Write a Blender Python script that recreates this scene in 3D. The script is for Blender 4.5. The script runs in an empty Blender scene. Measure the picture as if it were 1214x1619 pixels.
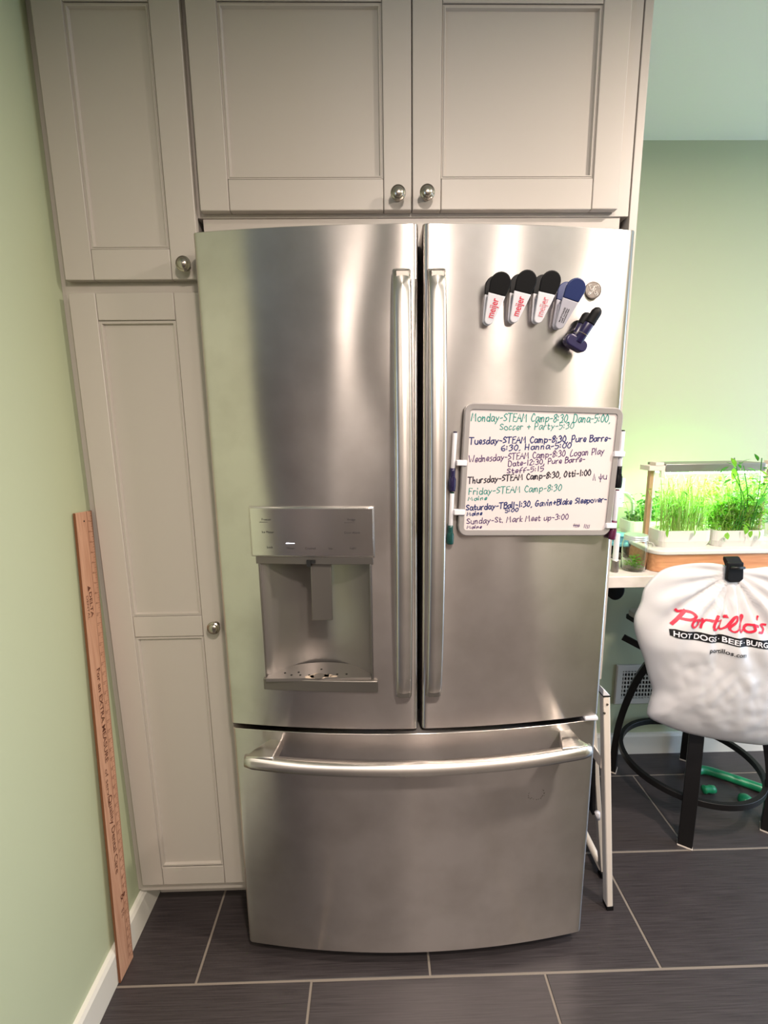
import bpy, bmesh, math, random
from mathutils import Vector, Matrix, noise
from mathutils.bvhtree import BVHTree
random.seed(7)
PI = math.pi
SC = bpy.context.scene
COL = SC.collection

# ------------------------------------------------------------------ camera
cam_d = bpy.data.cameras.new('camera'); cam = bpy.data.objects.new('camera', cam_d); COL.objects.link(cam)
pit, yaw, rol = 0.18162, 0.018141, -0.012389
cy, sy, cp, sp = math.cos(yaw), math.sin(yaw), math.cos(pit), math.sin(pit)
fw = Vector((sy*cp, cy*cp, -sp)); rt = Vector((cy, -sy, 0)); up = rt.cross(fw)
c_, s_ = math.cos(rol), math.sin(rol)
rt2 = rt*c_ + up*s_; up2 = up*c_ - rt*s_
cam.matrix_world = Matrix(((rt2.x, up2.x, -fw.x, 0), (rt2.y, up2.y, -fw.y, 0), (rt2.z, up2.z, -fw.z, 1.41), (0, 0, 0, 1)))
cam_d.sensor_fit = 'HORIZONTAL'; cam_d.sensor_width = 36; cam_d.lens = 739/1214*36
cam_d.clip_start = 0.02
SC.camera = cam

# ------------------------------------------------------------------ world, lights, exposure
SC.view_settings.view_transform = 'Standard'; SC.view_settings.look = 'None'
SC.view_settings.exposure = 1.08; SC.view_settings.gamma = 1.0; SC.view_settings.use_curve_mapping = False
W = bpy.data.worlds.new('world'); SC.world = W; W.use_nodes = True
W.node_tree.nodes['Background'].inputs[0].default_value = (0.62, 0.78, 1.0, 1)
W.node_tree.nodes['Background'].inputs[1].default_value = 1.2

def area(name, loc, target, size, power, color, size_y=None, shape='DISK'):
    d = bpy.data.lights.new(name, 'AREA'); d.shape = shape; d.size = size
    if size_y: d.size_y = size_y
    d.energy = power; d.color = color
    o = bpy.data.objects.new(name, d); COL.objects.link(o); o.location = loc
    v = Vector(target) - Vector(loc)
    o.rotation_euler = v.to_track_quat('-Z', 'Y').to_euler()
    return o
def globe(name, loc, radius, power, color):
    d = bpy.data.lights.new(name, 'POINT'); d.shadow_soft_size = radius; d.energy = power; d.color = color
    o = bpy.data.objects.new(name, d); COL.objects.link(o); o.location = loc
ASSUMED_LAMPS = ((1.20, 0.47, 0.085), (0.25, -0.30, 0.085), (1.20, -1.20, 0.085), (-0.45, -1.50, 0.085))
area('assumed_downlight_near', (1.20, 0.47, 2.345), (1.20, 0.47, 0), 0.15, 16, (1.0, 0.86, 0.75))  # assumed lamp, out of view; position worked back from the shadows
area('added_downlight_centre', (0.25, -0.30, 2.345), (0.25, -0.30, 0), 0.15, 20, (1.0, 0.86, 0.75))  # unseen lamp added to brighten the left side
area('assumed_downlight_middle', (1.20, -1.20, 2.345), (1.20, -1.20, 0), 0.15, 7, (1.0, 0.87, 0.76))  # assumed unseen lamp, reflected as a streak in the steel
area('assumed_downlight_rear', (-0.45, -1.50, 2.345), (-0.45, -1.50, 0), 0.15, 7, (1.0, 0.87, 0.76))  # another assumed lamp behind the camera, out of view
area('added_fill_light', (1.3, -0.9, 2.34), (1.3, -0.9, 0), 2.2, 10, (1.0, 0.92, 0.86), 2.2, 'RECTANGLE')  # unseen overhead fill, added to brighten the room evenly
area('assumed_patio_daylight', (2.55, 1.05, 1.05), (0.0, 1.05, 0.9), 1.0, 9, (0.52, 0.72, 1.0), 1.7, 'RECTANGLE')  # assumed daylight from an opening out of view on the right
area('assumed_side_daylight', (-2.44, -1.6, 1.25), (0.0, 0.9, 1.2), 0.8, 10, (0.50, 0.70, 1.0), 1.0, 'RECTANGLE')  # assumed daylight, unseen; the wall behind it is solid

# ------------------------------------------------------------------ materials
MATS = {}
def mat(name, color, rough=0.5, metal=0.0, **k):
    m = bpy.data.materials.new(name); m.use_nodes = True
    b = m.node_tree.nodes['Principled BSDF']
    b.inputs['Base Color'].default_value = (*color, 1); b.inputs['Roughness'].default_value = rough
    b.inputs['Metallic'].default_value = metal
    for kk, v in k.items(): b.inputs[kk].default_value = v
    MATS[name] = m
    return m
def srgb(r, g, b):
    f = lambda c: (c/255/12.92) if c/255 <= 0.04045 else ((c/255+0.055)/1.055)**2.4
    return (f(r), f(g), f(b))
def nd(m, t, **k):
    n = m.node_tree.nodes.new(t)
    for a, v in k.items(): setattr(n, a, v)
    return n
def lk(m, a, b): m.node_tree.links.new(a, b)
def noise_bump(m, scale=(1, 1, 1), ns=50, strength=0.1, dist=0.001, detail=3, colvar=None, roughvar=None):
    b = m.node_tree.nodes['Principled BSDF']
    tc = nd(m, 'ShaderNodeTexCoord'); mp = nd(m, 'ShaderNodeMapping'); mp.inputs['Scale'].default_value = scale
    n = nd(m, 'ShaderNodeTexNoise'); n.inputs['Scale'].default_value = ns; n.inputs['Detail'].default_value = detail
    lk(m, tc.outputs['Object'], mp.inputs['Vector']); lk(m, mp.outputs[0], n.inputs['Vector'])
    if strength:
        bp = nd(m, 'ShaderNodeBump'); bp.inputs['Strength'].default_value = strength; bp.inputs['Distance'].default_value = dist
        lk(m, n.outputs['Fac'], bp.inputs['Height']); lk(m, bp.outputs[0], b.inputs['Normal'])
    if colvar:
        r = nd(m, 'ShaderNodeValToRGB'); r.color_ramp.elements[0].position = 0.3; r.color_ramp.elements[1].position = 0.7
        r.color_ramp.elements[0].color = (*colvar[0], 1); r.color_ramp.elements[1].color = (*colvar[1], 1)
        lk(m, n.outputs['Fac'], r.inputs[0]); lk(m, r.outputs[0], b.inputs['Base Color'])
    if roughvar:
        r = nd(m, 'ShaderNodeMapRange'); r.inputs[3].default_value = roughvar[0]; r.inputs[4].default_value = roughvar[1]
        lk(m, n.outputs['Fac'], r.inputs[0]); lk(m, r.outputs[0], b.inputs['Roughness'])
    return n

def steel(name, color, r0, r1, wav=0.0, aniso=0.75):
    m = mat(name, color, r0, 1.0, Anisotropic=aniso)
    b = m.node_tree.nodes['Principled BSDF']; b.inputs['Anisotropic Rotation'].default_value = 0.25
    tg = nd(m, 'ShaderNodeTangent'); tg.direction_type = 'RADIAL'; tg.axis = 'Z'; lk(m, tg.outputs[0], b.inputs['Tangent'])
    tc = nd(m, 'ShaderNodeTexCoord')
    mp = nd(m, 'ShaderNodeMapping'); mp.inputs['Scale'].default_value = (6, 6, 700)
    n = nd(m, 'ShaderNodeTexNoise'); n.inputs['Scale'].default_value = 1; n.inputs['Detail'].default_value = 2
    lk(m, tc.outputs['Object'], mp.inputs[0]); lk(m, mp.outputs[0], n.inputs['Vector'])
    b.inputs['Roughness'].default_value = (r0+r1)/2
    sm = nd(m, 'ShaderNodeTexNoise'); sm.inputs['Scale'].default_value = 9; sm.inputs['Detail'].default_value = 5
    lk(m, tc.outputs['Object'], sm.inputs['Vector'])
    cr = nd(m, 'ShaderNodeValToRGB'); cr.color_ramp.elements[0].position = 0.30; cr.color_ramp.elements[1].position = 0.62
    cr.color_ramp.elements[0].color = (color[0]*0.86, color[1]*0.85, color[2]*0.84, 1); cr.color_ramp.elements[1].color = (*color, 1)
    lk(m, sm.outputs['Fac'], cr.inputs[0]); lk(m, cr.outputs[0], b.inputs['Base Color'])
    bp = nd(m, 'ShaderNodeBump'); bp.inputs['Strength'].default_value = 0.12; bp.inputs['Distance'].default_value = 0.0004
    lk(m, n.outputs['Fac'], bp.inputs['Height'])
    if wav:
        mp2 = nd(m, 'ShaderNodeMapping'); mp2.inputs['Scale'].default_value = (3.2, 3.2, 1.5)
        w = nd(m, 'ShaderNodeTexNoise'); w.inputs['Scale'].default_value = 1.6; w.inputs['Detail'].default_value = 0.0
        lk(m, tc.outputs['Object'], mp2.inputs[0]); lk(m, mp2.outputs[0], w.inputs['Vector'])
        b2 = nd(m, 'ShaderNodeBump'); b2.inputs['Strength'].default_value = 1.0; b2.inputs['Distance'].default_value = wav
        lk(m, w.outputs['Fac'], b2.inputs['Height']); lk(m, b2.outputs[0], bp.inputs['Normal'])
    lk(m, bp.outputs[0], b.inputs['Normal'])
    return m

M_wall = mat('green_wall_paint', srgb(183, 191, 160), 0.55); noise_bump(M_wall, ns=220, strength=0.12, dist=0.0006)
M_ceil = mat('ceiling_paint', srgb(222, 226, 212), 0.8); noise_bump(M_ceil, ns=120, strength=0.15, dist=0.001)
M_rear = mat('rear_room_paint', srgb(188, 168, 156), 0.7); noise_bump(M_rear, ns=90, strength=0.1, dist=0.001)
M_dark = mat('dark_brown_wood', srgb(84, 74, 68), 0.5)
M_mauve = mat('side_room_paint', srgb(150, 137, 131), 0.7)
M_cab = mat('greige_cabinet_paint', srgb(182, 174, 166), 0.42); noise_bump(M_cab, ns=300, strength=0.05, dist=0.0003)
M_white = mat('white_trim_paint', srgb(222, 218, 208), 0.45)
M_grout = mat('grey_grout', srgb(128, 118, 108), 0.9); noise_bump(M_grout, ns=400, strength=0.3, dist=0.0008)
M_tile = mat('dark_grey_tile', srgb(66, 58, 56), 0.35)
noise_bump(M_tile, scale=(2.0, 90, 1), ns=4, strength=0.25, dist=0.0006, detail=5, colvar=(srgb(46, 41, 42), srgb(66, 60, 61)), roughvar=(0.30, 0.5))
M_steel = steel('brushed_stainless', srgb(212, 205, 201), 0.24, 0.32, wav=0.012, aniso=0.92)
M_steel2 = steel('brushed_stainless_handle', srgb(208, 202, 196), 0.30, 0.36)
M_panel = steel('glossy_control_panel', srgb(226, 220, 216), 0.20, 0.24, wav=0.008, aniso=0.8)
M_gplast = mat('grey_metallic_plastic', srgb(128, 122, 116), 0.38, 0.75)
M_recess = mat('dispenser_recess_metal', srgb(158, 152, 148), 0.36, 0.8)
M_nickel = mat('satin_nickel', srgb(178, 170, 160), 0.25, 1.0)
M_gap = mat('black_gasket', srgb(14, 13, 13), 0.7)
M_case = mat('grey_fridge_case', srgb(88, 90, 98), 0.45)
M_ink = mat('dark_panel_print', srgb(50, 46, 48), 0.6)
M_led = mat('indicator_light', (0.9, 0.95, 1.0), 0.5, 0, **{'Emission Color': (0.75, 0.8, 1.0, 1), 'Emission Strength': 2.5})
M_blk = mat('black_rubber', srgb(9, 8, 10), 0.6, 0, **{'Specular IOR Level': 0.25})
M_blkmetal = mat('black_metal', srgb(24, 22, 22), 0.42, 0.3)
M_wplast = mat('white_plastic', srgb(222, 219, 224), 0.4)
M_lplast = mat('pale_grey_plastic', srgb(176, 174, 184), 0.4)
M_navy = mat('navy_plastic', srgb(28, 42, 92), 0.45)
M_indigo = mat('dark_indigo_plastic', srgb(34, 28, 66), 0.3)
M_dgreen = mat('dark_green_plastic', srgb(16, 66, 62), 0.35)
M_maroon = mat('maroon_plastic', srgb(92, 30, 62), 0.35)
M_red = mat('red_print', srgb(214, 32, 62), 0.5)
M_board = mat('whiteboard_surface', srgb(212, 202, 200), 0.25)
M_bframe = mat('grey_board_frame', srgb(160, 154, 152), 0.4, 0.3)
M_teal = mat('teal_marker_ink', srgb(10, 128, 118), 0.6)
M_navyink = mat('navy_marker_ink', srgb(16, 34, 96), 0.6)
M_purp = mat('purple_marker_ink', srgb(70, 34, 92), 0.6)
M_blkink = mat('black_marker_ink', srgb(34, 26, 44), 0.6)
M_wood = mat('yardstick_wood', srgb(196, 140, 104), 0.5)
noise_bump(M_wood, scale=(60, 60, 3), ns=3, strength=0.1, dist=0.0004, detail=4, colvar=(srgb(186, 138, 112), srgb(206, 162, 136)))
M_woodedge = mat('yardstick_edge', srgb(112, 66, 38), 0.6)
M_brownink = mat('brown_print', srgb(96, 52, 34), 0.7)
M_bamboo = mat('planter_wood', srgb(196, 138, 96), 0.5)
noise_bump(M_bamboo, scale=(3, 40, 40), ns=3, strength=0.05, dist=0.0003, detail=3, colvar=(srgb(182, 124, 84), srgb(206, 150, 108)))
M_post = mat('pale_post_wood', srgb(176, 140, 108), 0.5)
M_counter = mat('white_laminate', srgb(226, 216, 208), 0.3)
noise_bump(M_counter, ns=14, strength=0, colvar=(srgb(206, 196, 190), srgb(232, 224, 218)))
M_pot = mat('white_pot_plastic', srgb(216, 212, 206), 0.4)
M_alu = mat('brushed_aluminium', srgb(160, 158, 152), 0.4, 0.9)
M_lamp = mat('grow_light_diffuser', (1, 1, 1), 0.5, 0, **{'Emission Color': (0.50, 1.0, 0.42, 1), 'Emission Strength': 30.0})
M_leaf = mat('herb_leaf', srgb(118, 182, 66), 0.45, 0, **{'Transmission Weight': 0.0, 'Subsurface Weight': 0.0})
M_leafd = mat('broad_leaf', srgb(58, 122, 44), 0.4)
M_stem = mat('herb_stem', srgb(178, 200, 118), 0.5)
M_sage = mat('pale_sage_leaf', srgb(150, 190, 150), 0.6)
M_glass = mat('clear_glass', (1, 1, 1), 0.02, 0, **{'Transmission Weight': 1.0, 'IOR': 1.3})
M_glassb = mat('blue_lid_plastic', srgb(92, 156, 176), 0.3)
M_bag = mat('white_bag_plastic', srgb(208, 205, 206), 0.30, 0, **{'Subsurface Weight': 0.0, 'Specular IOR Level': 0.6})
M_hose = mat('green_vinyl', srgb(20, 128, 84), 0.35)
M_cush = mat('pale_grey_vinyl', srgb(196, 192, 182), 0.5)
M_lad = mat('white_enamel', srgb(224, 212, 200), 0.4)
M_vent = mat('off_white_metal', srgb(206, 202, 194), 0.5)

# ------------------------------------------------------------------ helpers
ROOT = {}
def thing(name, label, cat, loc=(0, 0, 0), group=None, kind=None):
    o = bpy.data.objects.new(name, None); COL.objects.link(o); o.location = loc; o.empty_display_size = 0.05
    ROOT[o] = Vector(loc)
    if label: o['label'] = label
    if cat: o['category'] = cat
    if group: o['group'] = group
    if kind: o['kind'] = kind
    return o
def link_mesh(name, me, m, parent=None, loc=None, label=None, kind=None, smooth=False):
    o = bpy.data.objects.new(name, me); COL.objects.link(o)
    if m is not None and len(me.materials) == 0: me.materials.append(m)
    off = ROOT.get(parent, Vector((0, 0, 0))) if parent else Vector(loc or (0, 0, 0))
    if off.length > 0: me.transform(Matrix.Translation(-off))
    if parent: o.parent = parent
    else: o.location = off
    ROOT[o] = off
    if smooth:
        for p in me.polygons: p.use_smooth = True
    if label: o['label'] = label
    if kind: o['kind'] = kind
    return o
def part(name, bm, m, parent=None, loc=None, label=None, kind=None, smooth=False, bevel=0, seg=2, angle=30):
    me = bpy.data.meshes.new(name); bm.normal_update(); bm.to_mesh(me); bm.free()
    o = link_mesh(name, me, m, parent, loc, label, kind, smooth)
    if bevel:
        b = o.modifiers.new('bevel', 'BEVEL'); b.width = bevel; b.segments = seg; b.limit_method = 'ANGLE'; b.angle_limit = math.radians(angle)
        b.harden_normals = False
        for p in me.polygons: p.use_smooth = True
        me.set_sharp_from_angle(angle=math.radians(50)) if not smooth else None
    return o
def tag(o, label, cat, group=None, kind=None):
    if label: o['label'] = label
    if cat: o['category'] = cat
    if group: o['group'] = group
    if kind: o['kind'] = kind
    return o
def struct(o): o['kind'] = 'structure'; return o
def box(bm, x0, x1, y0, y1, z0, z1, M=None):
    vs = [bm.verts.new((x, y, z)) for z in (z0, z1) for y in (y0, y1) for x in (x0, x1)]
    if M is not None:
        for v in vs: v.co = M @ v.co
    for f in ((0, 2, 3, 1), (4, 5, 7, 6), (0, 1, 5, 4), (2, 6, 7, 3), (0, 4, 6, 2), (1, 3, 7, 5)):
        bm.faces.new([vs[i] for i in f])
    return bm
def B(*a, **k): return box(bmesh.new(), *a, **k)
def obox(bm, p, q, w, d, side=Vector((1, 0, 0))):
    """bar from p to q, width w along side, depth d along the other normal"""
    p, q = Vector(p), Vector(q); t = (q-p).normalized(); s = (side - t*side.dot(t)).normalized(); n = t.cross(s)
    vs = [bm.verts.new(c + s*a*w/2 + n*b*d/2) for c in (p, q) for a, b in ((-1, -1), (1, -1), (1, 1), (-1, 1))]
    for f in ((3, 2, 1, 0), (4, 5, 6, 7), (0, 1, 5, 4), (1, 2, 6, 5), (2, 3, 7, 6), (3, 0, 4, 7)):
        bm.faces.new([vs[i] for i in f])
    return bm
def sweep(bm, pts, prof, side=None, closed=False, caps=True, scales=None):
    """sweep a closed 2-D profile [(a,b)] along pts"""
    pts = [Vector(p) for p in pts]; n = len(pts); rings = []
    s = None
    for i, p in enumerate(pts):
        if closed: t = pts[(i+1) % n] - pts[i-1]
        else: t = pts[min(i+1, n-1)] - pts[max(i-1, 0)]
        t.normalize()
        if side is not None: ref = Vector(side)
        elif s is not None: ref = s
        else: ref = Vector((0, 0, 1)) if abs(t.z) < 0.9 else Vector((1, 0, 0))
        s = ref - t*ref.dot(t); s.normalize(); b = t.cross(s)
        k = scales[i] if scales else 1
        rings.append([bm.verts.new(p + s*a*k + b*c*k) for a, c in prof])
    m = len(prof)
    for i in range(n if closed else n-1):
        r0, r1 = rings[i], rings[(i+1) % n]
        for j in range(m): bm.faces.new((r0[j], r0[(j+1) % m], r1[(j+1) % m], r1[j]))
    if caps and not closed:
        bm.faces.new(rings[0][::-1]); bm.faces.new(rings[-1])
    return bm
def circ(r, n=10, ry=None): return [(r*math.cos(2*PI*i/n), (ry or r)*math.sin(2*PI*i/n)) for i in range(n)]
def ring(bm, c, R0, prof, n=64):
    return sweep(bm, [Vector(c)+Vector((R0*math.cos(2*PI*i/n), R0*math.sin(2*PI*i/n), 0)) for i in range(n)], prof, side=(0, 0, 1), closed=True)
def tube(bm, pts, r, n=8, **k): return sweep(bm, pts, circ(r, n), **k)
def smooth_pts(P, k=6, closed=False):
    P = [Vector(p) for p in P]; out = []; n = len(P)
    rng = range(n if closed else n-1)
    for i in rng:
        p0 = P[i-1] if (i > 0 or closed) else P[0]; p1 = P[i]; p2 = P[(i+1) % n]; p3 = P[(i+2) % n] if (i+2 < n or closed) else P[-1]
        for j in range(k):
            t = j/k
            out.append(0.5*((2*p1) + (p2-p0)*t + (2*p0-5*p1+4*p2-p3)*t*t + (3*p1-p0-3*p2+p3)*t**3))
    if not closed: out.append(P[-1])
    return out
def lathe(bm, prof, c=(0, 0, 0), axis='Z', n=28, sx=1.0):
    """prof [(r, h)]"""
    c = Vector(c); rings = []
    for r, h in prof:
        ring = []
        for i in range(n):
            a = 2*PI*i/n; u, v = r*math.cos(a)*sx, r*math.sin(a)
            co = {'Z': Vector((u, v, h)), 'Y': Vector((u, h, -v)), 'X': Vector((h, u, v))}[axis]
            ring.append(bm.verts.new(c+co))
        rings.append(ring)
    for a, b in zip(rings, rings[1:]):
        for i in range(n): bm.faces.new((a[i], a[(i+1) % n], b[(i+1) % n], b[i]))
    if prof[0][0] > 1e-6: bm.faces.new(rings[0][::-1])
    if prof[-1][0] > 1e-6: bm.faces.new(rings[-1])
    bmesh.ops.remove_doubles(bm, verts=bm.verts, dist=1e-6)
    return bm
def prism(bm, pts, lo, hi, axis='Z', M=None):
    f = {'Z': lambda a, b, h: Vector((a, b, h)), 'Y': lambda a, b, h: Vector((a, h, b)), 'X': lambda a, b, h: Vector((h, a, b))}[axis]
    lo_ = [bm.verts.new(f(a, b, lo)) for a, b in pts]; hi_ = [bm.verts.new(f(a, b, hi)) for a, b in pts]
    if M is not None:
        for v in lo_+hi_: v.co = M @ v.co
    n = len(pts)
    bm.faces.new(lo_[::-1]); bm.faces.new(hi_)
    for i in range(n): bm.faces.new((lo_[i], lo_[(i+1) % n], hi_[(i+1) % n], hi_[i]))
    bmesh.ops.recalc_face_normals(bm, faces=bm.faces)
    return bm
def rrect(x0, x1, z0, z1, r, n=5):
    out = []
    for cx, cz, a0 in ((x1-r, z0+r, -90), (x1-r, z1-r, 0), (x0+r, z1-r, 90), (x0+r, z0+r, 180)):
        for i in range(n+1):
            a = math.radians(a0 + 90*i/n); out.append((cx + r*math.cos(a), cz + r*math.sin(a)))
    return out

def text_mesh(body, size, depth=0.0, shear=0.0, bold=0.0, align='LEFT', fit=None):
    cu = bpy.data.curves.new('t', 'FONT'); cu.body = body; cu.size = size; cu.extrude = depth; cu.shear = shear
    cu.offset = bold; cu.align_x = align; cu.resolution_u = 3
    o = bpy.data.objects.new('t', cu); COL.objects.link(o); bpy.context.view_layer.update()
    dg = bpy.context.evaluated_depsgraph_get()
    me = bpy.data.meshes.new_from_object(o.evaluated_get(dg))
    bpy.data.objects.remove(o); bpy.data.curves.remove(cu)
    me.materials.clear()
    if fit:
        xs = [v.co.x for v in me.vertices]; w = max(xs)-min(xs); m0 = min(xs)
        for v in me.vertices: v.co.x = (v.co.x-m0)*fit/w
    return me
def text(body, size, m, parent, origin, xdir=(1, 0, 0), ydir=(0, 0, 1), name='lettering', **k):
    me = text_mesh(body, size, **k)
    X, Y = Vector(xdir).normalized(), Vector(ydir).normalized(); Z = X.cross(Y); o = Vector(origin)
    me.transform(Matrix(((X.x, Y.x, Z.x, o.x), (X.y, Y.y, Z.y, o.y), (X.z, Y.z, Z.z, o.z), (0, 0, 0, 1))))
    return link_mesh(name, me, m, parent)

G = {
'A': (7, "02 39 62|15 55"), 'B': (6, "12 19|~19 49 57 16|~16 46 64 42 12"), 'C': (6, "~58 39 16 14 32 53"), 'D': (7, "12 19|~19 49 65 42 12"),
'E': (6, "59 19 12 52|16 46"), 'F': (6, "12 19 59|16 46"), 'G': (7, "~58 39 16 14 32 53 55|35 65"), 'H': (7, "12 19|59 52|15 55"),
'L': (6, "~39 16 12 52"), 'M': (8, "02 19 35 59 62"), 'O': (7, "~39 16 14 32 54 57 39"), 'P': (6, "12 19|~19 49 57 45 15"),
'S': (6, "~58 39 17 36 54 33 13"), 'T': (7, "09 69|39 32"), 'W': (9, "09 22 46 62 89"),
'a': (6, "~56 26 13 32 55|56 53 62"), 'b': (6, "19 12|~15 46 54 32 12"), 'c': (5, "~46 26 13 22 43"), 'd': (6, "~55 26 13 32 54|59 52"),
'e': (5, "~14 44 46 26 13 32 43"), 'f': (5, "~59 38 26 22|15 45"), 'g': (6, "~55 26 13 42 55|~56 52 30 10"), 'h': (6, "19 12|~14 36 45 42"),
'i': (3, "16 12|18 19"), 'k': (5, "19 12|46 14 42"), 'l': (3, "19 12"), 'm': (8, "16 12|~14 26 35 32|~34 46 65 62"), 'n': (6, "16 12|~14 36 45 42"),
'o': (6, "~36 15 13 32 53 55 36"), 'p': (6, "16 10|~15 46 54 32 13"), 'r': (5, "16 12|~14 26 46"), 's': (5, "~46 26 25 43 32 12"),
't': (5, "~28 23 32 43|16 46"), 'u': (6, "~16 13 32 53|56 52"), 'v': (6, "16 32 56"), 'y': (6, "16 33|56 10"),
'0': (6, "~39 16 14 32 54 57 39"), '1': (4, "29 22"), '2': (6, "~18 39 57 35 12|12 52"), '3': (6, "~18 39 57 36|~36 54 32 12"),
'5': (6, "59 19 16|~16 46 54 32 12"), '6': (6, "~49 16 13 32 53 45 14"), '8': (6, "~58 39 17 36 54 32 13 36 57 49"),
'-': (5, "15 45"), ':': (3, "13 14|16 17"), ',': (3, "22 11"), '+': (6, "15 55|33 37"), '.': (3, "12 13"), ' ': (4, ""),
'^': (7, "02 19 32"), '~': (6, "~15 14 23 43 54 56|38 30"), '/': (2, "19 12"), '#': (9, "12 18|32 38|52 58|72 78|05 85"), "'": (2, "19 17"),
}
def stroke_lines(body):
    x = 0; out = []
    for ch in body:
        adv, d = G[ch]
        for s in d.split('|') if d else []:
            sm = s.startswith('~'); pts = [Vector((x+int(t[0]), int(t[1])-2, 0)) for t in s.lstrip('~').split()]
            out.append(smooth_pts(pts, 4) if sm and len(pts) > 2 else pts)
        x += adv
    return out, x
def ribbon(bm, pts, w, fn):
    n = len(pts); rows = []
    for i, p in enumerate(pts):
        t = pts[min(i+1, n-1)]-pts[max(i-1, 0)]; t.normalize(); s = Vector((-t.y, t.x, 0))*w/2
        e = t*(w*0.4 if i == n-1 else (-w*0.4 if i == 0 else 0))
        rows.append((bm.verts.new(fn(p+s+e)), bm.verts.new(fn(p-s+e))))
    for a, b in zip(rows, rows[1:]): bm.faces.new((a[0], a[1], b[1], b[0]))
def handwriting(body, a, b, cap, w, m, parent, fn, jitter=0.0):
    """a, b = baseline start and end (2-D), fn maps 2-D to world/local"""
    a, b = Vector((*a, 0)), Vector((*b, 0)); L = (b-a).length; u = (b-a).normalized(); v = Vector((-u.y, u.x, 0))
    lines, adv = stroke_lines(body); bm = bmesh.new()
    if a.x < -0.155: a = a + u*0.0045; L -= 0.0045
    for ln in lines:
        pts = [a + u*(p.x*L/adv + p.y*0.08*cap/7) + v*((p.y)*cap/7 + jitter*math.sin(p.x*0.9+1.3)) for p in ln]
        ribbon(bm, pts, w, fn)
    return part('handwriting', bm, m, parent)

# ================================================================== STRUCTURE
YW, ZC = 1.795, 2.367
# floor: grout bed and one object per tile
floor = struct(part('floor', B(-2.5, 3.2, -2.7, YW, -0.03, -0.0015), M_grout))
TL, TW, GAP = 0.6075, 0.3405, 0.006
tm = bpy.data.meshes.new('tile'); tb = bmesh.new()
box(tb, GAP/2, TL-GAP/2, GAP/2, TW-GAP/2, -0.006, 0.0)
bmesh.ops.bevel(tb, geom=[e for e in tb.edges if all(v.co.z > -0.001 for v in e.verts)], offset=0.0012, segments=1, affect='EDGES')
tb.to_mesh(tm); tb.free(); tm.materials.append(M_tile)
tm2 = {}
def tile_mesh(x0, x1, y0, y1):
    key = (round(x1-x0, 3), round(y1-y0, 3))
    if key not in tm2:
        me = bpy.data.meshes.new('tile'); b = bmesh.new(); box(b, GAP/2, x1-x0-GAP/2, GAP/2, y1-y0-GAP/2, -0.006, 0.0)
        b.to_mesh(me); b.free(); me.materials.append(M_tile); tm2[key] = me
    return tm2[key]
for j in range(-9, 4):
    y0 = 0.976 + (j-1)*TW; y1 = y0+TW
    if y1 > YW: y1 = YW
    if y1-y0 < 0.02: continue
    off = 0.1235 if (j % 2) == 0 else -0.185
    # row ending at y=.976 (j=0) has joints at -.185; the next row (j=1) at .1235
    off = -0.185 if (j % 2) == 0 else 0.1235
    k = -5
    while off + k*TL < 3.2:
        x0 = off+k*TL; x1 = x0+TL; k += 1
        x0c, x1c = max(x0, -2.5), min(x1, 3.2)
        if x1c-x0c < 0.03: continue
        if y0 > 0.30 and x1c <= -0.70: continue
        if y0 > 0.30 and x0c < -0.70: x0c = -0.70
        if x1c-x0c < 0.03: continue
        me = tm if (abs(x1c-x0c-TL) < 1e-6 and abs(y1-y0-TW) < 1e-6) else tile_mesh(x0c, x1c, y0, y1)
        o = bpy.data.objects.new('tile', me); COL.objects.link(o); o.parent = floor; o.location = (x0c, y0, random.uniform(-0.0004, 0.0002))
struct(part('ceiling', B(-2.6, 3.3, -2.8, YW+0.1, ZC, ZC+0.08), M_ceil))
struct(part('wall_back', B(-0.8, 3.3, YW, YW+0.1, 0, ZC), M_wall))
struct(part('wall_left', B(-0.80, -0.70, 0.30, YW, 0, ZC), M_wall))
struct(part('wall_rear', B(-2.6, 3.3, -2.8, -2.7, 0, ZC), M_mauve))
struct(part('wall_side_room', B(-2.6, -2.5, -2.7, YW+.1, 0, ZC), M_mauve))
wr = bmesh.new()
box(wr, 2.6, 2.7, -2.7, 0.5, 0, ZC); box(wr, 2.6, 2.7, 1.6, YW, 0, ZC); box(wr, 2.6, 2.7, 0.5, 1.6, 0, 0.15); box(wr, 2.6, 2.7, 0.5, 1.6, 1.98, ZC)
struct(part('wall_right', wr, M_wall))  # gap left for an assumed opening, out of view
wf = bmesh.new()
box(wf, 2.59, 2.65, 0.50, 0.55, 0.15, 1.98); box(wf, 2.59, 2.65, 1.55, 1.60, 0.15, 1.98); box(wf, 2.59, 2.65, 0.5, 1.6, 0.15, 0.20)
box(wf, 2.59, 2.65, 0.5, 1.6, 1.93, 1.98)
struct(part('assumed_window_1', wf, M_white))  # assumed frame, unseen, around the gap where daylight is put
wf = bmesh.new()
for y0, y1, z0, z1 in ((-2.06, -2.01, 0.70, 1.80), (-1.19, -1.14, 0.70, 1.80), (-2.06, -1.14, 0.70, 0.75), (-2.06, -1.14, 1.75, 1.80)): box(wf, -2.50, -2.45, y0, y1, z0, z1)
struct(part('added_window_frame', wf, M_white))  # frame added on solid wall around the assumed side daylight, out of view
# dark slab added on the rear wall, out of view, for the steel to reflect
struct(part('added_dark_slab', B(-0.95, -0.10, -2.70, -2.64, 0, 2.03), M_dark, bevel=0.004))
# baseboards
prof = [(0, 0.0), (0.015, 0.0), (0.015, 0.082), (0.010, 0.092), (0.0, 0.094)]
b = bmesh.new(); prism(b, [(-0.70+d, z) for d, z in prof], 0.30, YW, 'Y'); struct(part('baseboard_left', b, M_white))
b = bmesh.new(); prism(b, [(YW-d, z) for d, z in prof], 0.605, 3.2, 'X'); struct(part('baseboard_back', b, M_white))

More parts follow.
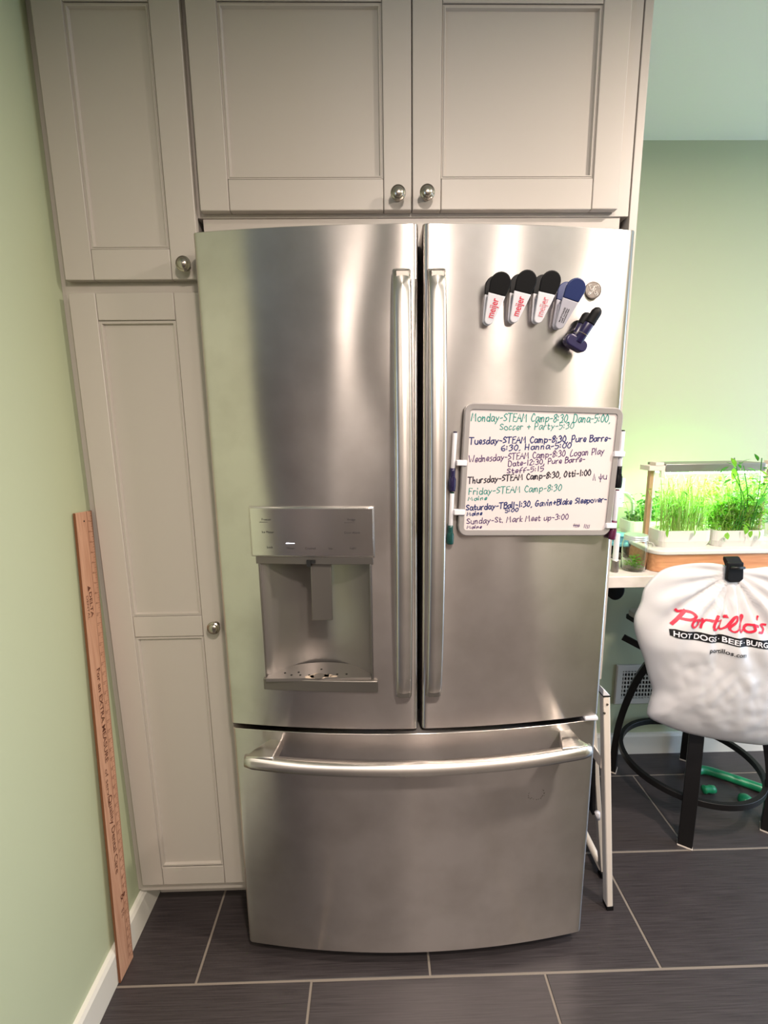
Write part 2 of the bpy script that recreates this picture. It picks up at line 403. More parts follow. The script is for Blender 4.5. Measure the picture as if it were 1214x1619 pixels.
# ================================================================== CABINETS
def ring_profile(bm, x0, x1, z0, z1, prof):
    """nested rectangles: prof [(inset, y)], last one closed with a face"""
    rings = []
    for ins, y in prof:
        rings.append([bm.verts.new(c) for c in ((x0+ins, y, z0+ins), (x1-ins, y, z0+ins), (x1-ins, y, z1-ins), (x0+ins, y, z1-ins))])
    for a, b_ in zip(rings, rings[1:]):
        for i in range(4): bm.faces.new((a[i], a[(i+1) % 4], b_[(i+1) % 4], b_[i]))
    return rings
YD, YF = 1.12, 1.14
def shaker_door(parent, x0, x1, z0, z1, openings, sw=0.063):
    """stiles, rails, stepped bead and recessed panel(s)"""
    bm = bmesh.new(); g = 0.0004
    lo, ro = openings[0][0], openings[0][1]
    box(bm, x0, lo-g, YD, YF-0.0015, z0, z1); box(bm, ro+g, x1, YD, YF-0.0015, z0, z1)
    zs = [z0] + [z for o in openings for z in (o[2], o[3])] + [z1]
    for i in range(0, len(zs), 2): box(bm, lo+g, ro-g, YD+0.0002, YF-0.0015, zs[i], zs[i+1])
    d = part('door', bm, M_cab, parent, bevel=0.0018, seg=2)
    for (a, b_, c, e) in openings:
        bm = bmesh.new()
        ring_profile(bm, a, b_, c, e, [(0.0, YD+0.0006), (0.0, YD+0.0035), (0.0035, YD+0.0035), (0.0045, YD+0.0022), (0.0065, YD+0.0024), (0.0085, YD+0.009)])
        bmesh.ops.recalc_face_normals(bm, faces=bm.faces)
        part('bead_moulding', bm, M_cab, d)
        part('panel', B(a+0.0083, b_-0.0083, YD+0.009, YD+0.014, c+0.0083, e-0.0083), M_cab, d)
    return d
def knob(parent, x, z):
    prof = [(0.0085, 0), (0.0085, -0.002), (0.0055, -0.004), (0.0050, -0.012), (0.0075, -0.016), (0.0155, -0.020), (0.0163, -0.0225), (0.0155, -0.0245),
            (0.0125, -0.0250), (0.0120, -0.0262), (0.0105, -0.0285), (0.006, -0.031), (0.0, -0.0318)]
    part('knob', lathe(bmesh.new(), [(r, h) for r, h in prof], (x, YD, z), 'Y', 32), M_nickel, parent, smooth=True)
ZT = 2.319
# tall pantry
t = thing('pantry_cabinet', 'tall greige pantry cabinet between the green wall and the refrigerator', 'cabinet', (-0.54, 1.45, 0))
b = bmesh.new(); box(b, -0.6905, -0.386, YF, 1.793, 0.105, 2.365); part('body', b, M_cab, t)
part('toe_kick', B(-0.682, -0.386, 1.223, 1.24, 0.001, 0.105), M_cab, t)
d = shaker_door(t, -0.6765, -0.381, 1.735, ZT, [(-0.6135, -0.4425, 1.798, 2.257)]); knob(d, -0.407, 1.760)
d = shaker_door(t, -0.6745, -0.383, 0.144, 1.7085, [(-0.615, -0.4425, 0.202, 0.8915), (-0.615, -0.4425, 0.946, 1.6505)]); knob(d, -0.407, 0.922)
# over-fridge cabinet
t = thing('bridge_cabinet', 'wide greige two-door cabinet above the refrigerator', 'cabinet', (0.09, 1.45, 1.80))
b = bmesh.new(); box(b, -0.384, 0.577, YF, 1.793, 1.866, 2.365)
part('body', b, M_cab, t, bevel=0.001)
b = bmesh.new(); box(b, -0.372, 0.560, YF+0.004, YF+0.022, 1.808, 1.868); part('valance', b, M_cab, t)
d = shaker_door(t, -0.369, 0.0885, 1.873, ZT, [(-0.306, 0.028, 1.9345, 2.2585)]); knob(d, 0.0585, 1.897)
d = shaker_door(t, 0.0908, 0.5425, 1.873, ZT, [(0.1525, 0.484, 1.9345, 2.2560)]); knob(d, 0.1205, 1.898)
# end panel
b = bmesh.new(); prism(b, [(YF, 2.365), (YF, 0.735), (1.52, 0.735), (1.52, 0.0), (1.793, 0.0), (1.793, 2.365)], 0.580, 0.5980, 'X')
o = part('end_panel', b, M_cab, None, (0.59, 1.46, 0), bevel=0.001)
tag(o, 'tall narrow greige end panel on the right side of the refrigerator', 'panel')
o = part('filler_strip', B(-0.6995, -0.691, YF+0.003, 1.2, 0.105, 2.365), M_cab, None, (-0.695, 1.15, 0.105))
tag(o, 'narrow greige filler strip between the pantry cabinet and the green left wall', 'trim')

# ================================================================== REFRIGERATOR
XC, HW = 0.0925, 0.4545
def dY(x): return 1.0 + 0.04*((x-XC)/HW)**2
FR = thing('refrigerator', 'stainless steel french-door refrigerator with bottom freezer drawer', 'refrigerator', (XC, 1.40, 0))
b = bmesh.new(); box(b, -0.355, 0.537, 1.112, 1.76, 0.03, 1.775); part('body', b, M_case, FR, bevel=0.004, label='dark grey case behind the steel doors')
part('gasket', B(-0.350, 0.534, 1.098, 1.113, 0.06, 1.79), M_gap, FR, label='black door gasket seen in the gaps')
part('base_grille', B(-0.340, 0.528, 1.06, 1.12, 0.012, 0.075), M_gap, FR, label='black base grille under the drawer', bevel=0.002)
def curved_slab(x0, x1, z0, z1, yb, hole=None, nx=28, r=0.010, inner=None):
    """front surface follows dY, rounded vertical edges; hole=(hx0,hx1,hz0,hz1)"""
    bm = bmesh.new()
    xs = [x0+(x1-x0)*i/nx for i in range(nx+1)]
    if hole: xs = sorted(set([x for x in xs if min(abs(x-hole[0]), abs(x-hole[1])) > 0.008] + [hole[0], hole[1]]))
    zs = [z0, z1] if not hole else [z0, hole[2], hole[3], z1]
    def yf(x):
        y = dY(x)
        for e, k in ((x0, 1), (x1, 1)):
            dd = abs(x-e)
            if dd < r: y += (r - math.sqrt(max(0, r*r-(r-dd)**2)))
        return y
    ext = [x0+r*f for f in (0.1, 0.3, 0.6, 1.0)] + [x1-r*f for f in (1.0, 0.6, 0.3, 0.1)]
    xs = sorted(set(xs + ext))
    F = {}; Bk = {}
    for i, x in enumerate(xs):
        for j, z in enumerate(zs):
            F[i, j] = bm.verts.new((x, yf(x), z)); Bk[i, j] = bm.verts.new((x, yb, z))
    def inh(i, j):
        return hole and xs[i] >= hole[0]-1e-6 and xs[i+1] <= hole[1]+1e-6 and j == 1
    nX, nZ = len(xs)-1, len(zs)-1
    for i in range(nX):
        for j in range(nZ):
            if inh(i, j):
                continue
            bm.faces.new((F[i, j], F[i+1, j], F[i+1, j+1], F[i, j+1])); bm.faces.new((Bk[i, j], Bk[i, j+1], Bk[i+1, j+1], Bk[i+1, j]))
    for i in range(nX):
        bm.faces.new((F[i, 0], Bk[i, 0], Bk[i+1, 0], F[i+1, 0])); bm.faces.new((F[i, nZ], F[i+1, nZ], Bk[i+1, nZ], Bk[i, nZ]))
        if inh(i, 1):
            bm.faces.new((F[i, 1], F[i+1, 1], Bk[i+1, 1], Bk[i, 1])); bm.faces.new((F[i, 2], Bk[i, 2], Bk[i+1, 2], F[i+1, 2]))
    for j in range(nZ):
        bm.faces.new((F[0, j], F[0, j+1], Bk[0, j+1], Bk[0, j])); bm.faces.new((F[nX, j], Bk[nX, j], Bk[nX, j+1], F[nX, j+1]))
    if hole:
        ia, ib = [min(range(len(xs)), key=lambda i: abs(xs[i]-h)) for h in hole[:2]]
        bm.faces.new((F[ia, 1], Bk[ia, 1], Bk[ia, 2], F[ia, 2])); bm.faces.new((F[ib, 1], F[ib, 2], Bk[ib, 2], Bk[ib, 1]))
    bmesh.ops.recalc_face_normals(bm, faces=bm.faces)
    return bm
DX0, DX1, DX2, DX3 = -0.3625, 0.0925, 0.1015, 0.5450
HOLE = (-0.2665, -0.0115, 0.815, 1.236)
ld = part('door', curved_slab(DX0, DX1, 0.700, 1.800, 1.102, HOLE), M_steel, FR, label='left steel door with ice and water dispenser', bevel=0.002, seg=2)
rd = part('door', curved_slab(DX2, DX3, 0.700, 1.800, 1.102), M_steel, FR, label='right steel door holding magnets and whiteboard', bevel=0.002, seg=2)
fd = part('freezer_drawer', curved_slab(-0.3600, 0.5430, 0.045, 0.687, 1.102, nx=44), M_steel, FR, label='wide bowed steel freezer drawer', bevel=0.002, seg=2)
# door handles: bowed vertical bars
def door_handle(parent, xc):
    bm = bmesh.new(); n = 40; pts = []; z0, z1 = 0.795, 1.712
    w = 0.0372; prof = [(-w/2, 0.003), (-w/2+0.0012, -0.004), (-w/2+0.004, -0.0072), (-w/4, -0.0088), (0, -0.0095), (w/4, -0.0088), (w/2-0.004, -0.0072), (w/2-0.0012, -0.004), (w/2, 0.003), (w/2-0.003, 0.009), (-w/2+0.003, 0.009)]
    rows = []
    for i in range(n+1):
        t = i/n; z = z0+(z1-z0)*t; e = min(t, 1-t)
        y = dY(xc) - 0.012 - 0.043*math.sin(PI*t)**0.55
        rows.append([bm.verts.new((xc+a, y+c, z)) for a, c in prof])
    for r0, r1 in zip(rows, rows[1:]):
        for j in range(len(prof)): bm.faces.new((r0[j], r0[(j+1) % len(prof)], r1[(j+1) % len(prof)], r1[j]))
    bm.faces.new(rows[0][::-1]); bm.faces.new(rows[-1])
    bmesh.ops.recalc_face_normals(bm, faces=bm.faces)
    h = part('handle', bm, M_steel2, parent, smooth=True, bevel=0.0012)
    for z in (0.812, 1.694):
        bm = bmesh.new(); box(bm, xc-0.014, xc+0.014, dY(xc)-0.028, dY(xc)+0.001, z-0.014, z+0.014)
        part('mount', bm, M_gplast, h, bevel=0.003)
door_handle(ld, 0.0585); door_handle(rd, 0.1270)
# freezer handle
def bar_y(x): return 0.957 + 0.006*((x-XC)/0.4)**2 - 0.0
bm = bmesh.new(); n = 44
prof = [(0.011, -0.003), (0.012, 0.010), (0.004, -0.010), (-0.012, -0.012), (-0.020, -0.003), (-0.019, 0.010)]
prof = [(0.010, 0.012), (0.012, 0.002), (0.008, -0.006), (-0.004, -0.011), (-0.016, -0.009), (-0.021, 0.0), (-0.018, 0.012)]
rows = []
xa, xb = -0.313, 0.497
for i in range(n+1):
    t = i/n; x = xa+(xb-xa)*t; y = 0.948 + 0.022*(abs(2*t-1))**2.2 ; z = 0.652 - 0.018*(1-(2*t-1)**2) + 0.006*t
    k = 1 if 0 < i < n else 0.8
    rows.append([bm.verts.new((x, y+c*k, z+a*k)) for a, c in prof])
for r0, r1 in zip(rows, rows[1:]):
    for j in range(len(prof)): bm.faces.new((r0[j], r0[(j+1) % len(prof)], r1[(j+1) % len(prof)], r1[j]))
bm.faces.new(rows[0][::-1]); bm.faces.new(rows[-1]); bmesh.ops.recalc_face_normals(bm, faces=bm.faces)
fh = part('handle', bm, M_steel2, fd, smooth=True)
def bracket(pts, zt, zb):
    bm = bmesh.new(); prism(bm, pts, zb, zt); return part('handle_bracket', bm, M_steel2, fh, bevel=0.003)
bracket([(-0.311, 0.966), (-0.245, 0.960), (-0.236, 1.026), (-0.262, 1.032), (-0.296, 0.992)], 0.663, 0.636)
bracket([(0.425, 0.962), (0.495, 0.968), (0.481, 0.992), (0.474, 1.034), (0.445, 1.030)], 0.668, 0.640)
# hinge cover between the right door and the drawer
b = bmesh.new(); box(b, 0.508, 0.541, 1.030, 1.075, 0.6885, 0.6985); part('hinge', b, M_wplast, FR, bevel=0.003, label='white plastic hinge at the drawer corner')
for x in (-0.325, 0.505):
    b = bmesh.new(); box(b, x-0.03, x+0.03, 1.055, 1.16, 1.776, 1.797); part('hinge_cover', b, M_case, FR, bevel=0.004)
# dispenser
DP = part('dispenser_frame', prism(bmesh.new(), rrect(-0.2805, -0.0035, 1.1255, 1.2385, 0.004), 0.998, 1.02, 'Y'), M_gplast, ld, bevel=0.002, seg=2)
# curve the frame to the door
def bendY(o, base):
    off = ROOT[o]
    for v in o.data.vertices:
        x = v.co.x+off.x; v.co.y += dY(x)-base
def strip_front(name, x0, x1, z0, z1, proud, m, parent, yb=None, n=16, **k):
    bm = bmesh.new(); yb = yb or 1.03
    fr = []; bk = []
    for i in range(n+1):
        x = x0+(x1-x0)*i/n
        fr.append([bm.verts.new((x, dY(x)-proud, z)) for z in (z0, z1)]); bk.append([bm.verts.new((x, yb, z)) for z in (z0, z1)])
    for i in range(n):
        bm.faces.new((fr[i][0], fr[i+1][0], fr[i+1][1], fr[i][1])); bm.faces.new((fr[i][1], fr[i+1][1], bk[i+1][1], bk[i][1])); bm.faces.new((fr[i][0], bk[i][0], bk[i+1][0], fr[i+1][0]))
        bm.faces.new((bk[i][0], bk[i][1], bk[i+1][1], bk[i+1][0]))
    for q in (0, n): bm.faces.new((fr[q][0], fr[q][1], bk[q][1], bk[q][0]))
    bmesh.ops.recalc_face_normals(bm, faces=bm.faces)
    return part(name, bm, m, parent, **k)
bpy.data.objects.remove(DP)
strip_front('panel_frame', -0.2815, -0.0030, 1.1250, 1.2390, 0.0045, M_steel2, ld, bevel=0.0025, seg=3)
cpn = strip_front('control_panel', -0.2785, -0.0060, 1.1280, 1.2360, 0.0056, M_panel, ld, bevel=0.0012, label='glossy control panel with small dark touch labels')
def ptext(s, x, z, size):
    me = text_mesh(s, size, align='CENTER'); me.transform(Matrix(((1, 0, 0, x), (0, 0, -1, 0), (0, 1, 0, z), (0, 0, 0, 1))))
    for v in me.vertices: v.co.y = dY(v.co.x)-0.0060
    link_mesh('lettering', me, M_ink, cpn)
for s, x, z in (('Freezer', -0.2415, 1.2085), ('Ice Maker', -0.2395, 1.1800), ('Lock', -0.2370, 1.1455), ('Water', -0.1895, 1.1440), ('Crushed', -0.1455, 1.1440),
                ('Ice', -0.1010, 1.1440), ('Light', -0.0510, 1.1450), ('Fridge', -0.0530, 1.2085), ('Door Alarm', -0.0520, 1.1795)): ptext(s, x, z, 0.0070)
for x in (-0.2415, -0.0530):
    bm = bmesh.new(); box(bm, x-0.016, x+0.016, dY(x)-0.0060, dY(x)-0.005, 1.2045, 1.2050); part('label_line', bm, M_ink, cpn)
bm = bmesh.new(); box(bm, -0.1995, -0.1800, dY(-0.19)-0.0066, dY(-0.19)-0.005, 1.1566, 1.1578); part('indicator_light', bm, M_led, cpn, label='small lit white bar')
strip_front('header', -0.2720, -0.0070, 1.1080, 1.1250, 0.0020, M_gplast, ld, yb=1.075, bevel=0.001)
# recess shell
bm = bmesh.new(); rows = []; N = 24
for i in range(N+1):
    t = i/N; x = -0.2655 + 0.2530*t; y = 1.004+0.006 + 0.080*math.sin(PI*t)**0.75
    rows.append((bm.verts.new((x, max(y, dY(x)+0.001), 0.826)), bm.verts.new((x, max(y, dY(x)+0.001), 1.125))))
for a, c in zip(rows, rows[1:]): bm.faces.new((a[0], c[0], c[1], a[1]))
part('recess_liner', bm, M_recess, ld, smooth=True)
bm = bmesh.new(); pts = [(r[0], r[1]) for r in [(-0.2655+0.2530*i/N, max(1.010+0.080*math.sin(PI*i/N)**0.75, dY(-0.2655+0.2530*i/N)+0.001)) for i in range(N+1)]]
prism(bm, pts, 1.108, 1.1225); part('recess_ceiling', bm, M_gap, ld)
bm = bmesh.new(); box(bm, -0.2655, -0.258, 1.006, 1.02, 0.83, 1.11); 
for xx in (-0.2665, -0.0155):
    bm2 = bmesh.new(); box(bm2, xx, xx+0.004, dY(xx)-0.002, dY(xx)+0.02, 0.826, 1.109); part('side_trim', bm2, M_gplast, ld, bevel=0.001)
bm.free()
b = bmesh.new(); obox(b, (-0.1255, 1.020, 1.113), (-0.1255, 1.012, 0.9745), 0.0465, 0.006); part('paddle', b, M_gplast, ld, bevel=0.0015)
b = bmesh.new(); box(b, -0.1555, -0.146, 1.004, 1.03, 1.104, 1.119); box(b, -0.1455, -0.136, 1.0035, 1.03, 1.112, 1.119); part('ice_chute_notch', b, M_gap, ld)
# tray
bm = bmesh.new(); tp = [(-0.262, 1.008)] + [(-0.139+0.123*math.cos(a), 1.012+0.068*math.sin(a)) for a in [PI*(1-i/24) for i in range(25)]] + [(-0.016, 1.005)]
prism(bm, tp, 0.826, 0.8335); tr = part('drip_tray', bm, M_recess, ld, label='half-round grey drip tray with limescale')
for k, (hx, hy) in enumerate([(-0.205, 1.022), (-0.184, 1.021), (-0.163, 1.020), (-0.118, 1.020), (-0.097, 1.021), (-0.075, 1.021), (-0.190, 1.034), (-0.137, 1.046), (-0.222, 1.032)]):
    bm = bmesh.new(); lathe(bm, [(0.0026, 0.8330), (0.0026, 0.8342)], (hx, hy, 0), 'Z', 10); part('drain_hole', bm, M_gap, tr)
M_scale = mat('limescale', srgb(198, 178, 158), 0.8)
bm = bmesh.new()
for cx_, cy_, rr in ((-0.139, 1.014, 0.022), (-0.121, 1.016, 0.014), (-0.156, 1.012, 0.016), (-0.105, 1.0125, 0.009), (-0.143, 1.024, 0.010)):
    ps = [(cx_+rr*math.cos(a)*(1+0.25*noise.noise(Vector((cx_*90, a*2, 3)))), cy_+rr*0.45*math.sin(a)*(1+0.3*noise.noise(Vector((cy_*90, a*3, 1))))) for a in [2*PI*i/18 for i in range(18)]]
    prism(bm, ps, 0.8333, 0.8338)
part('limescale_deposit', bm, M_scale, tr, kind='stuff')
bm = bmesh.new(); lathe(bm, [(0.0125, 0.8336), (0.0125, 0.8345), (0.011, 0.8345)], (-0.139, 1.0145, 0), 'Z', 20, ); part('drain_button', bm, M_gplast, tr)
strip_front('tray_lip', -0.2710, -0.0010, 0.8000, 0.8290, 0.0075, M_gplast, ld, yb=1.03, bevel=0.002, seg=2)
# maker's badge on the right door
bx, bz = 0.4560, 1.6805; by = dY(bx)
bd = part('badge', lathe(bmesh.new(), [(0.0175, 0.0), (0.0175, -0.0035), (0.0165, -0.005), (0.0150, -0.0052), (0.0145, -0.0045), (0.0, -0.0045)], (bx, by, bz), 'Y', 36), mat('dark_badge_metal', srgb(128, 120, 114), 0.38, 0.9), rd, smooth=False, label='round silver badge with a cursive monogram')  # disc metal set darker than the monogram raised on it
bm = bmesh.new()
def sw(pts): tube(bm, smooth_pts([(bx+x*0.001, by-0.0046, bz+z*0.001) for x, z in pts], 5), 0.00075, 6)
sw([(-2, 6.5), (-6, 7), (-8, 3), (-5, 0.5), (-1.5, 3), (0.5, 7.5), (-0.5, 2), (-3, -4), (-6, -7), (-8, -4), (-5, -1.5), (-1, -1.2)])
sw([(7, 6), (4, 8.5), (1.2, 6), (2.5, 2.2), (5, 1.8), (1.8, 0.4), (0.8, -4), (3.5, -8), (7.5, -5.5), (6.5, -2), (4, -4)])
for k in range(4):
    a = PI/4+k*PI/2; sw([(12.0*math.cos(a-0.45), 12.0*math.sin(a-0.45)), (13.2*math.cos(a), 13.2*math.sin(a)), (10.5*math.cos(a+0.2), 10.5*math.sin(a+0.2))])
part('monogram', bm, M_steel2, bd, smooth=True)
# stain on the drawer
M_stain = mat('dark_smudge', srgb(84, 76, 70), 0.6)
bm = bmesh.new(); random.seed(3)
for k in range(26):
    a = random.uniform(PI*0.8, PI*2.3); r = 0.018+random.uniform(-0.002, 0.003); sx, sz = 0.392+r*math.cos(a)*1.1, 0.497+r*0.75*math.sin(a)
    s = random.uniform(0.0006, 0.0018)
    v = [bm.verts.new((sx+s*math.cos(q), dY(sx)-0.0003, sz+s*0.7*math.sin(q))) for q in (0, 1.2, 2.5, 3.7, 5.0)]; bm.faces.new(v)
part('smudge_mark', bm, M_stain, fd, kind='stuff')

# ================================================================== MAGNETS
def teardrop(rt_, rb_, zt, zb, n=14):
    """outline: round top radius rt_ centred at zt, round bottom radius rb_ centred zb"""
    L = zt-zb; al = math.asin((rt_-rb_)/L)
    pts = []
    for i in range(n+1):
        a = -al + (PI+2*al)*i/n; pts.append((rt_*math.cos(a), zt+rt_*math.sin(a)))
    for i in range(n+1):
        a = PI+al + (PI-2*al)*i/n; pts.append((rb_*math.cos(a), zb+rb_*math.sin(a)))
    return pts
def cut_poly(pts, z, keep_top):
    out = []
    for i in range(len(pts)):
        a, b_ = pts[i], pts[(i+1) % len(pts)]
        ia = (a[1] >= z) == keep_top; ib = (b_[1] >= z) == keep_top
        if ia: out.append(a)
        if ia != ib:
            t = (z-a[1])/(b_[1]-a[1]); out.append((a[0]+(b_[0]-a[0])*t, z))
    return out
OUT = teardrop(0.0205, 0.0095, 0.024, -0.043)
MJ = Matrix.Translation((0, -0.015, -0.043)) @ Matrix.Rotation(math.radians(-17), 4, 'X').inverted() @ Matrix.Translation((0, 0, 0.043))
def chip_clip(mgrip, mbody, label, lettering, mtext, tsize):
    t = thing('magnetic_clip', label, 'clip', (0, 0, 0), 'magnetic bag clips in a row on the refrigerator door')
    zc = 0.004
    b = bmesh.new(); prism(b, cut_poly(OUT, zc, False), -0.007, -0.0005, 'Y'); part('back_jaw', b, mbody, t, bevel=0.0012)
    b = bmesh.new(); prism(b, cut_poly(OUT, zc, True), -0.006, -0.0005, 'Y', Matrix.Rotation(math.radians(4), 4, 'X').inverted()); part('back_grip', b, mgrip, t, bevel=0.0012)
    sm_ = [(x*0.86, z*0.97-0.001) for x, z in OUT]
    b = bmesh.new(); prism(b, cut_poly(sm_, zc-0.01, False), -0.0155, -0.007, 'Y'); part('side_wall', b, M_lplast, t, bevel=0.001)
    b = bmesh.new(); prism(b, [(x, z) for x, z in ((-0.008, -0.004), (0.008, -0.004), (0.008, 0.006), (-0.008, 0.006))], -0.024, -0.005, 'Y'); part('spring', b, M_nickel, t, bevel=0.001)
    b = bmesh.new(); prism(b, cut_poly(OUT, zc, False), -0.0045, 0.0, 'Y', MJ); fj = part('front_jaw', b, mbody, t, bevel=0.0015)
    b = bmesh.new(); prism(b, cut_poly(OUT, zc, True), -0.0050, 0.0, 'Y', MJ); part('front_grip', b, mgrip, t, bevel=0.0018)
    for i, (s, dx) in enumerate(lettering):
        me = text_mesh(s, tsize, bold=0.0002 if tsize > 0.006 else 0.0001)
        xs = [v.co.x for v in me.vertices]; w = max(xs)-min(xs)
        # reading upwards along the clip
        L = 0.036 if tsize > 0.006 else 0.028
        me.transform(Matrix.Translation((0, 0, 0)) @ Matrix.Rotation(PI/2, 4, 'Z') @ Matrix.Diagonal((L/w, 1, 1, 1)))
        me.transform(MJ @ Matrix(((1, 0, 0, dx), (0, 0, -1, -0.0050), (0, 1, 0, -0.040), (0, 0, 0, 1))))
        link_mesh('lettering', me, mtext, fj)
    return t
M_redworn = mat('worn_red_print', srgb(214, 32, 62), 0.5)
noise_bump(M_redworn, ns=260, strength=0, detail=2, colvar=(srgb(222, 200, 206), srgb(214, 32, 62)))
specs = [(M_blk, M_wplast, 'black and white magnetic clip with red lettering, leftmost and lowest of the three alike', [('meijer', 0.0062)], M_red, 0.0205, 0.2420, 1.6600, 13),
         (M_blk, M_wplast, 'black and white magnetic clip with bold unworn red lettering, second from the left', [('meijer', 0.0062)], M_red, 0.0205, 0.2930, 1.6640, 12),
         (M_blk, M_wplast, 'black and white magnetic clip with worn, patchy red lettering, beside the blue clip', [('meijer', 0.0062)], M_redworn, 0.0205, 0.3420, 1.6637, 11),
         (M_navy, M_lplast, 'blue and white magnetic clip with small dark print', [('MORTGAGE', -0.0035), ('call today', 0.0010), ('www.home loans', 0.0050)], M_ink, 0.0042, 0.3915, 1.6520, 16)]
for g, bo, lab, let, mt, ts, x, z, ang in specs:
    c = chip_clip(g, bo, lab, let, mt, ts)
    c.location = (x, dY(x)-0.0008, z)
    c.rotation_euler = (0, math.radians(ang), math.atan(2*0.04*(x-XC)/HW**2))
# indigo two-armed clip
t = thing('bag_clip', 'dark indigo magnetic clip with black tips and a round foot, under the badge', 'clip', (0, 0, 0))
def arm(y0, y1, x, r0, m1, m2, zt):
    b = bmesh.new(); sweep(b, [(x, y0, -0.030), (x, y0+(y1-y0)*0.6, 0.008)], circ(r0, 12, r0*0.8), caps=True); a = part('arm', b, m1, t, smooth=True, bevel=0.001)
    pts = smooth_pts([(x, y0+(y1-y0)*0.6, 0.008), (x, y1-(y1-y0)*0.2, zt*0.6), (x, y1, zt)], 5); n = len(pts)
    b = bmesh.new(); sweep(b, pts, circ(r0, 12, r0*0.8), scales=[1.05]*(n-3)+[0.9, 0.7, 0.35]); part('tip', b, m2, a, smooth=True)
    b = bmesh.new(); sweep(b, [(x, y0+(y1-y0)*0.28, -0.014), (x, y0+(y1-y0)*0.30, -0.0125)], circ(r0*1.04, 12, r0*0.84)); part('ring', b, M_nickel, a)
arm(-0.010, -0.014, -0.002, 0.0105, M_indigo, M_blk, 0.034)
arm(-0.024, -0.042, 0.001, 0.0105, M_indigo, M_blk, 0.040)
b = bmesh.new(); prism(b, [(x, z) for x, z in rrect(-0.026, 0.024, -0.046, -0.022, 0.0115)], -0.030, -0.012, 'Y'); part('foot', b, M_indigo, t, bevel=0.003, seg=3)
b = bmesh.new(); lathe(b, [(0.013, -0.0), (0.013, -0.012), (0.011, -0.013)], (-0.006, 0, -0.020), 'Y', 24); part('magnet', b, M_blk, t)
t.location = (0.4280, dY(0.428)-0.0008, 1.6020); t.rotation_euler = (0, math.radians(27), math.atan(2*0.04*(0.428-XC)/HW**2))

# ================================================================== WHITEBOARD
ux = Vector((0.99428971, 0.09942897, -0.03875378)); nn = Vector((-0.1, 1, 0)).normalized(); uz = ux.cross(nn) * 1.0
cen = Vector((0.3593, 1.0049, 1.3077))
WB = thing('whiteboard', 'grey-framed whiteboard with a handwritten weekly schedule on the right door', 'whiteboard', tuple(cen))
MB_ = Matrix(((ux.x, nn.x, uz.x, cen.x), (ux.y, nn.y, uz.y, cen.y), (ux.z, nn.z, uz.z, cen.z), (0, 0, 0, 1)))   # local (right, into door, up)
hw, hh = 0.177, 0.1415
b = bmesh.new(); prism(b, rrect(-hw+0.008, hw-0.008, -hh+0.008, hh-0.008, 0.008), 0.003, 0.009, 'Y', MB_); brd = part('writing_surface', b, M_board, WB, label='white writing surface')
bm = bmesh.new()
o_ = rrect(-hw, hw, -hh, hh, 0.020, 6); i_ = rrect(-hw+0.0125, hw-0.0125, -hh+0.0125, hh-0.0125, 0.007, 6)
m_ = rrect(-hw+0.002, hw-0.002, -hh+0.002, hh-0.002, 0.018, 6)
rings = []
for pts, y in ((o_, 0.009), (o_, 0.001), (m_, -0.0008), (i_, 0.0002), (i_, 0.004)): rings.append([bm.verts.new(MB_ @ Vector((x, y, z))) for x, z in pts])
nP = len(o_)
for a, c in zip(rings, rings[1:]):
    for i in range(nP): bm.faces.new((a[i], a[(i+1) % nP], c[(i+1) % nP], c[i]))
bmesh.ops.recalc_face_normals(bm, faces=bm.faces)
part('frame', bm, M_bframe, WB)
for x, z in ((-0.15, 0.11), (0.15, 0.11), (-0.15, -0.11), (0.15, -0.11)):
    b = bmesh.new(); wpt = MB_ @ Vector((x, 0, z)); box(b, x-0.012, x+0.012, 0.009, max(0.010, dY(wpt.x)-wpt.y-0.0012), z-0.012, z+0.012, MB_); part('magnet', b, M_blk, WB)
fn = lambda p: MB_ @ Vector((p.x, 0.0027, p.y))
K = 0.0021
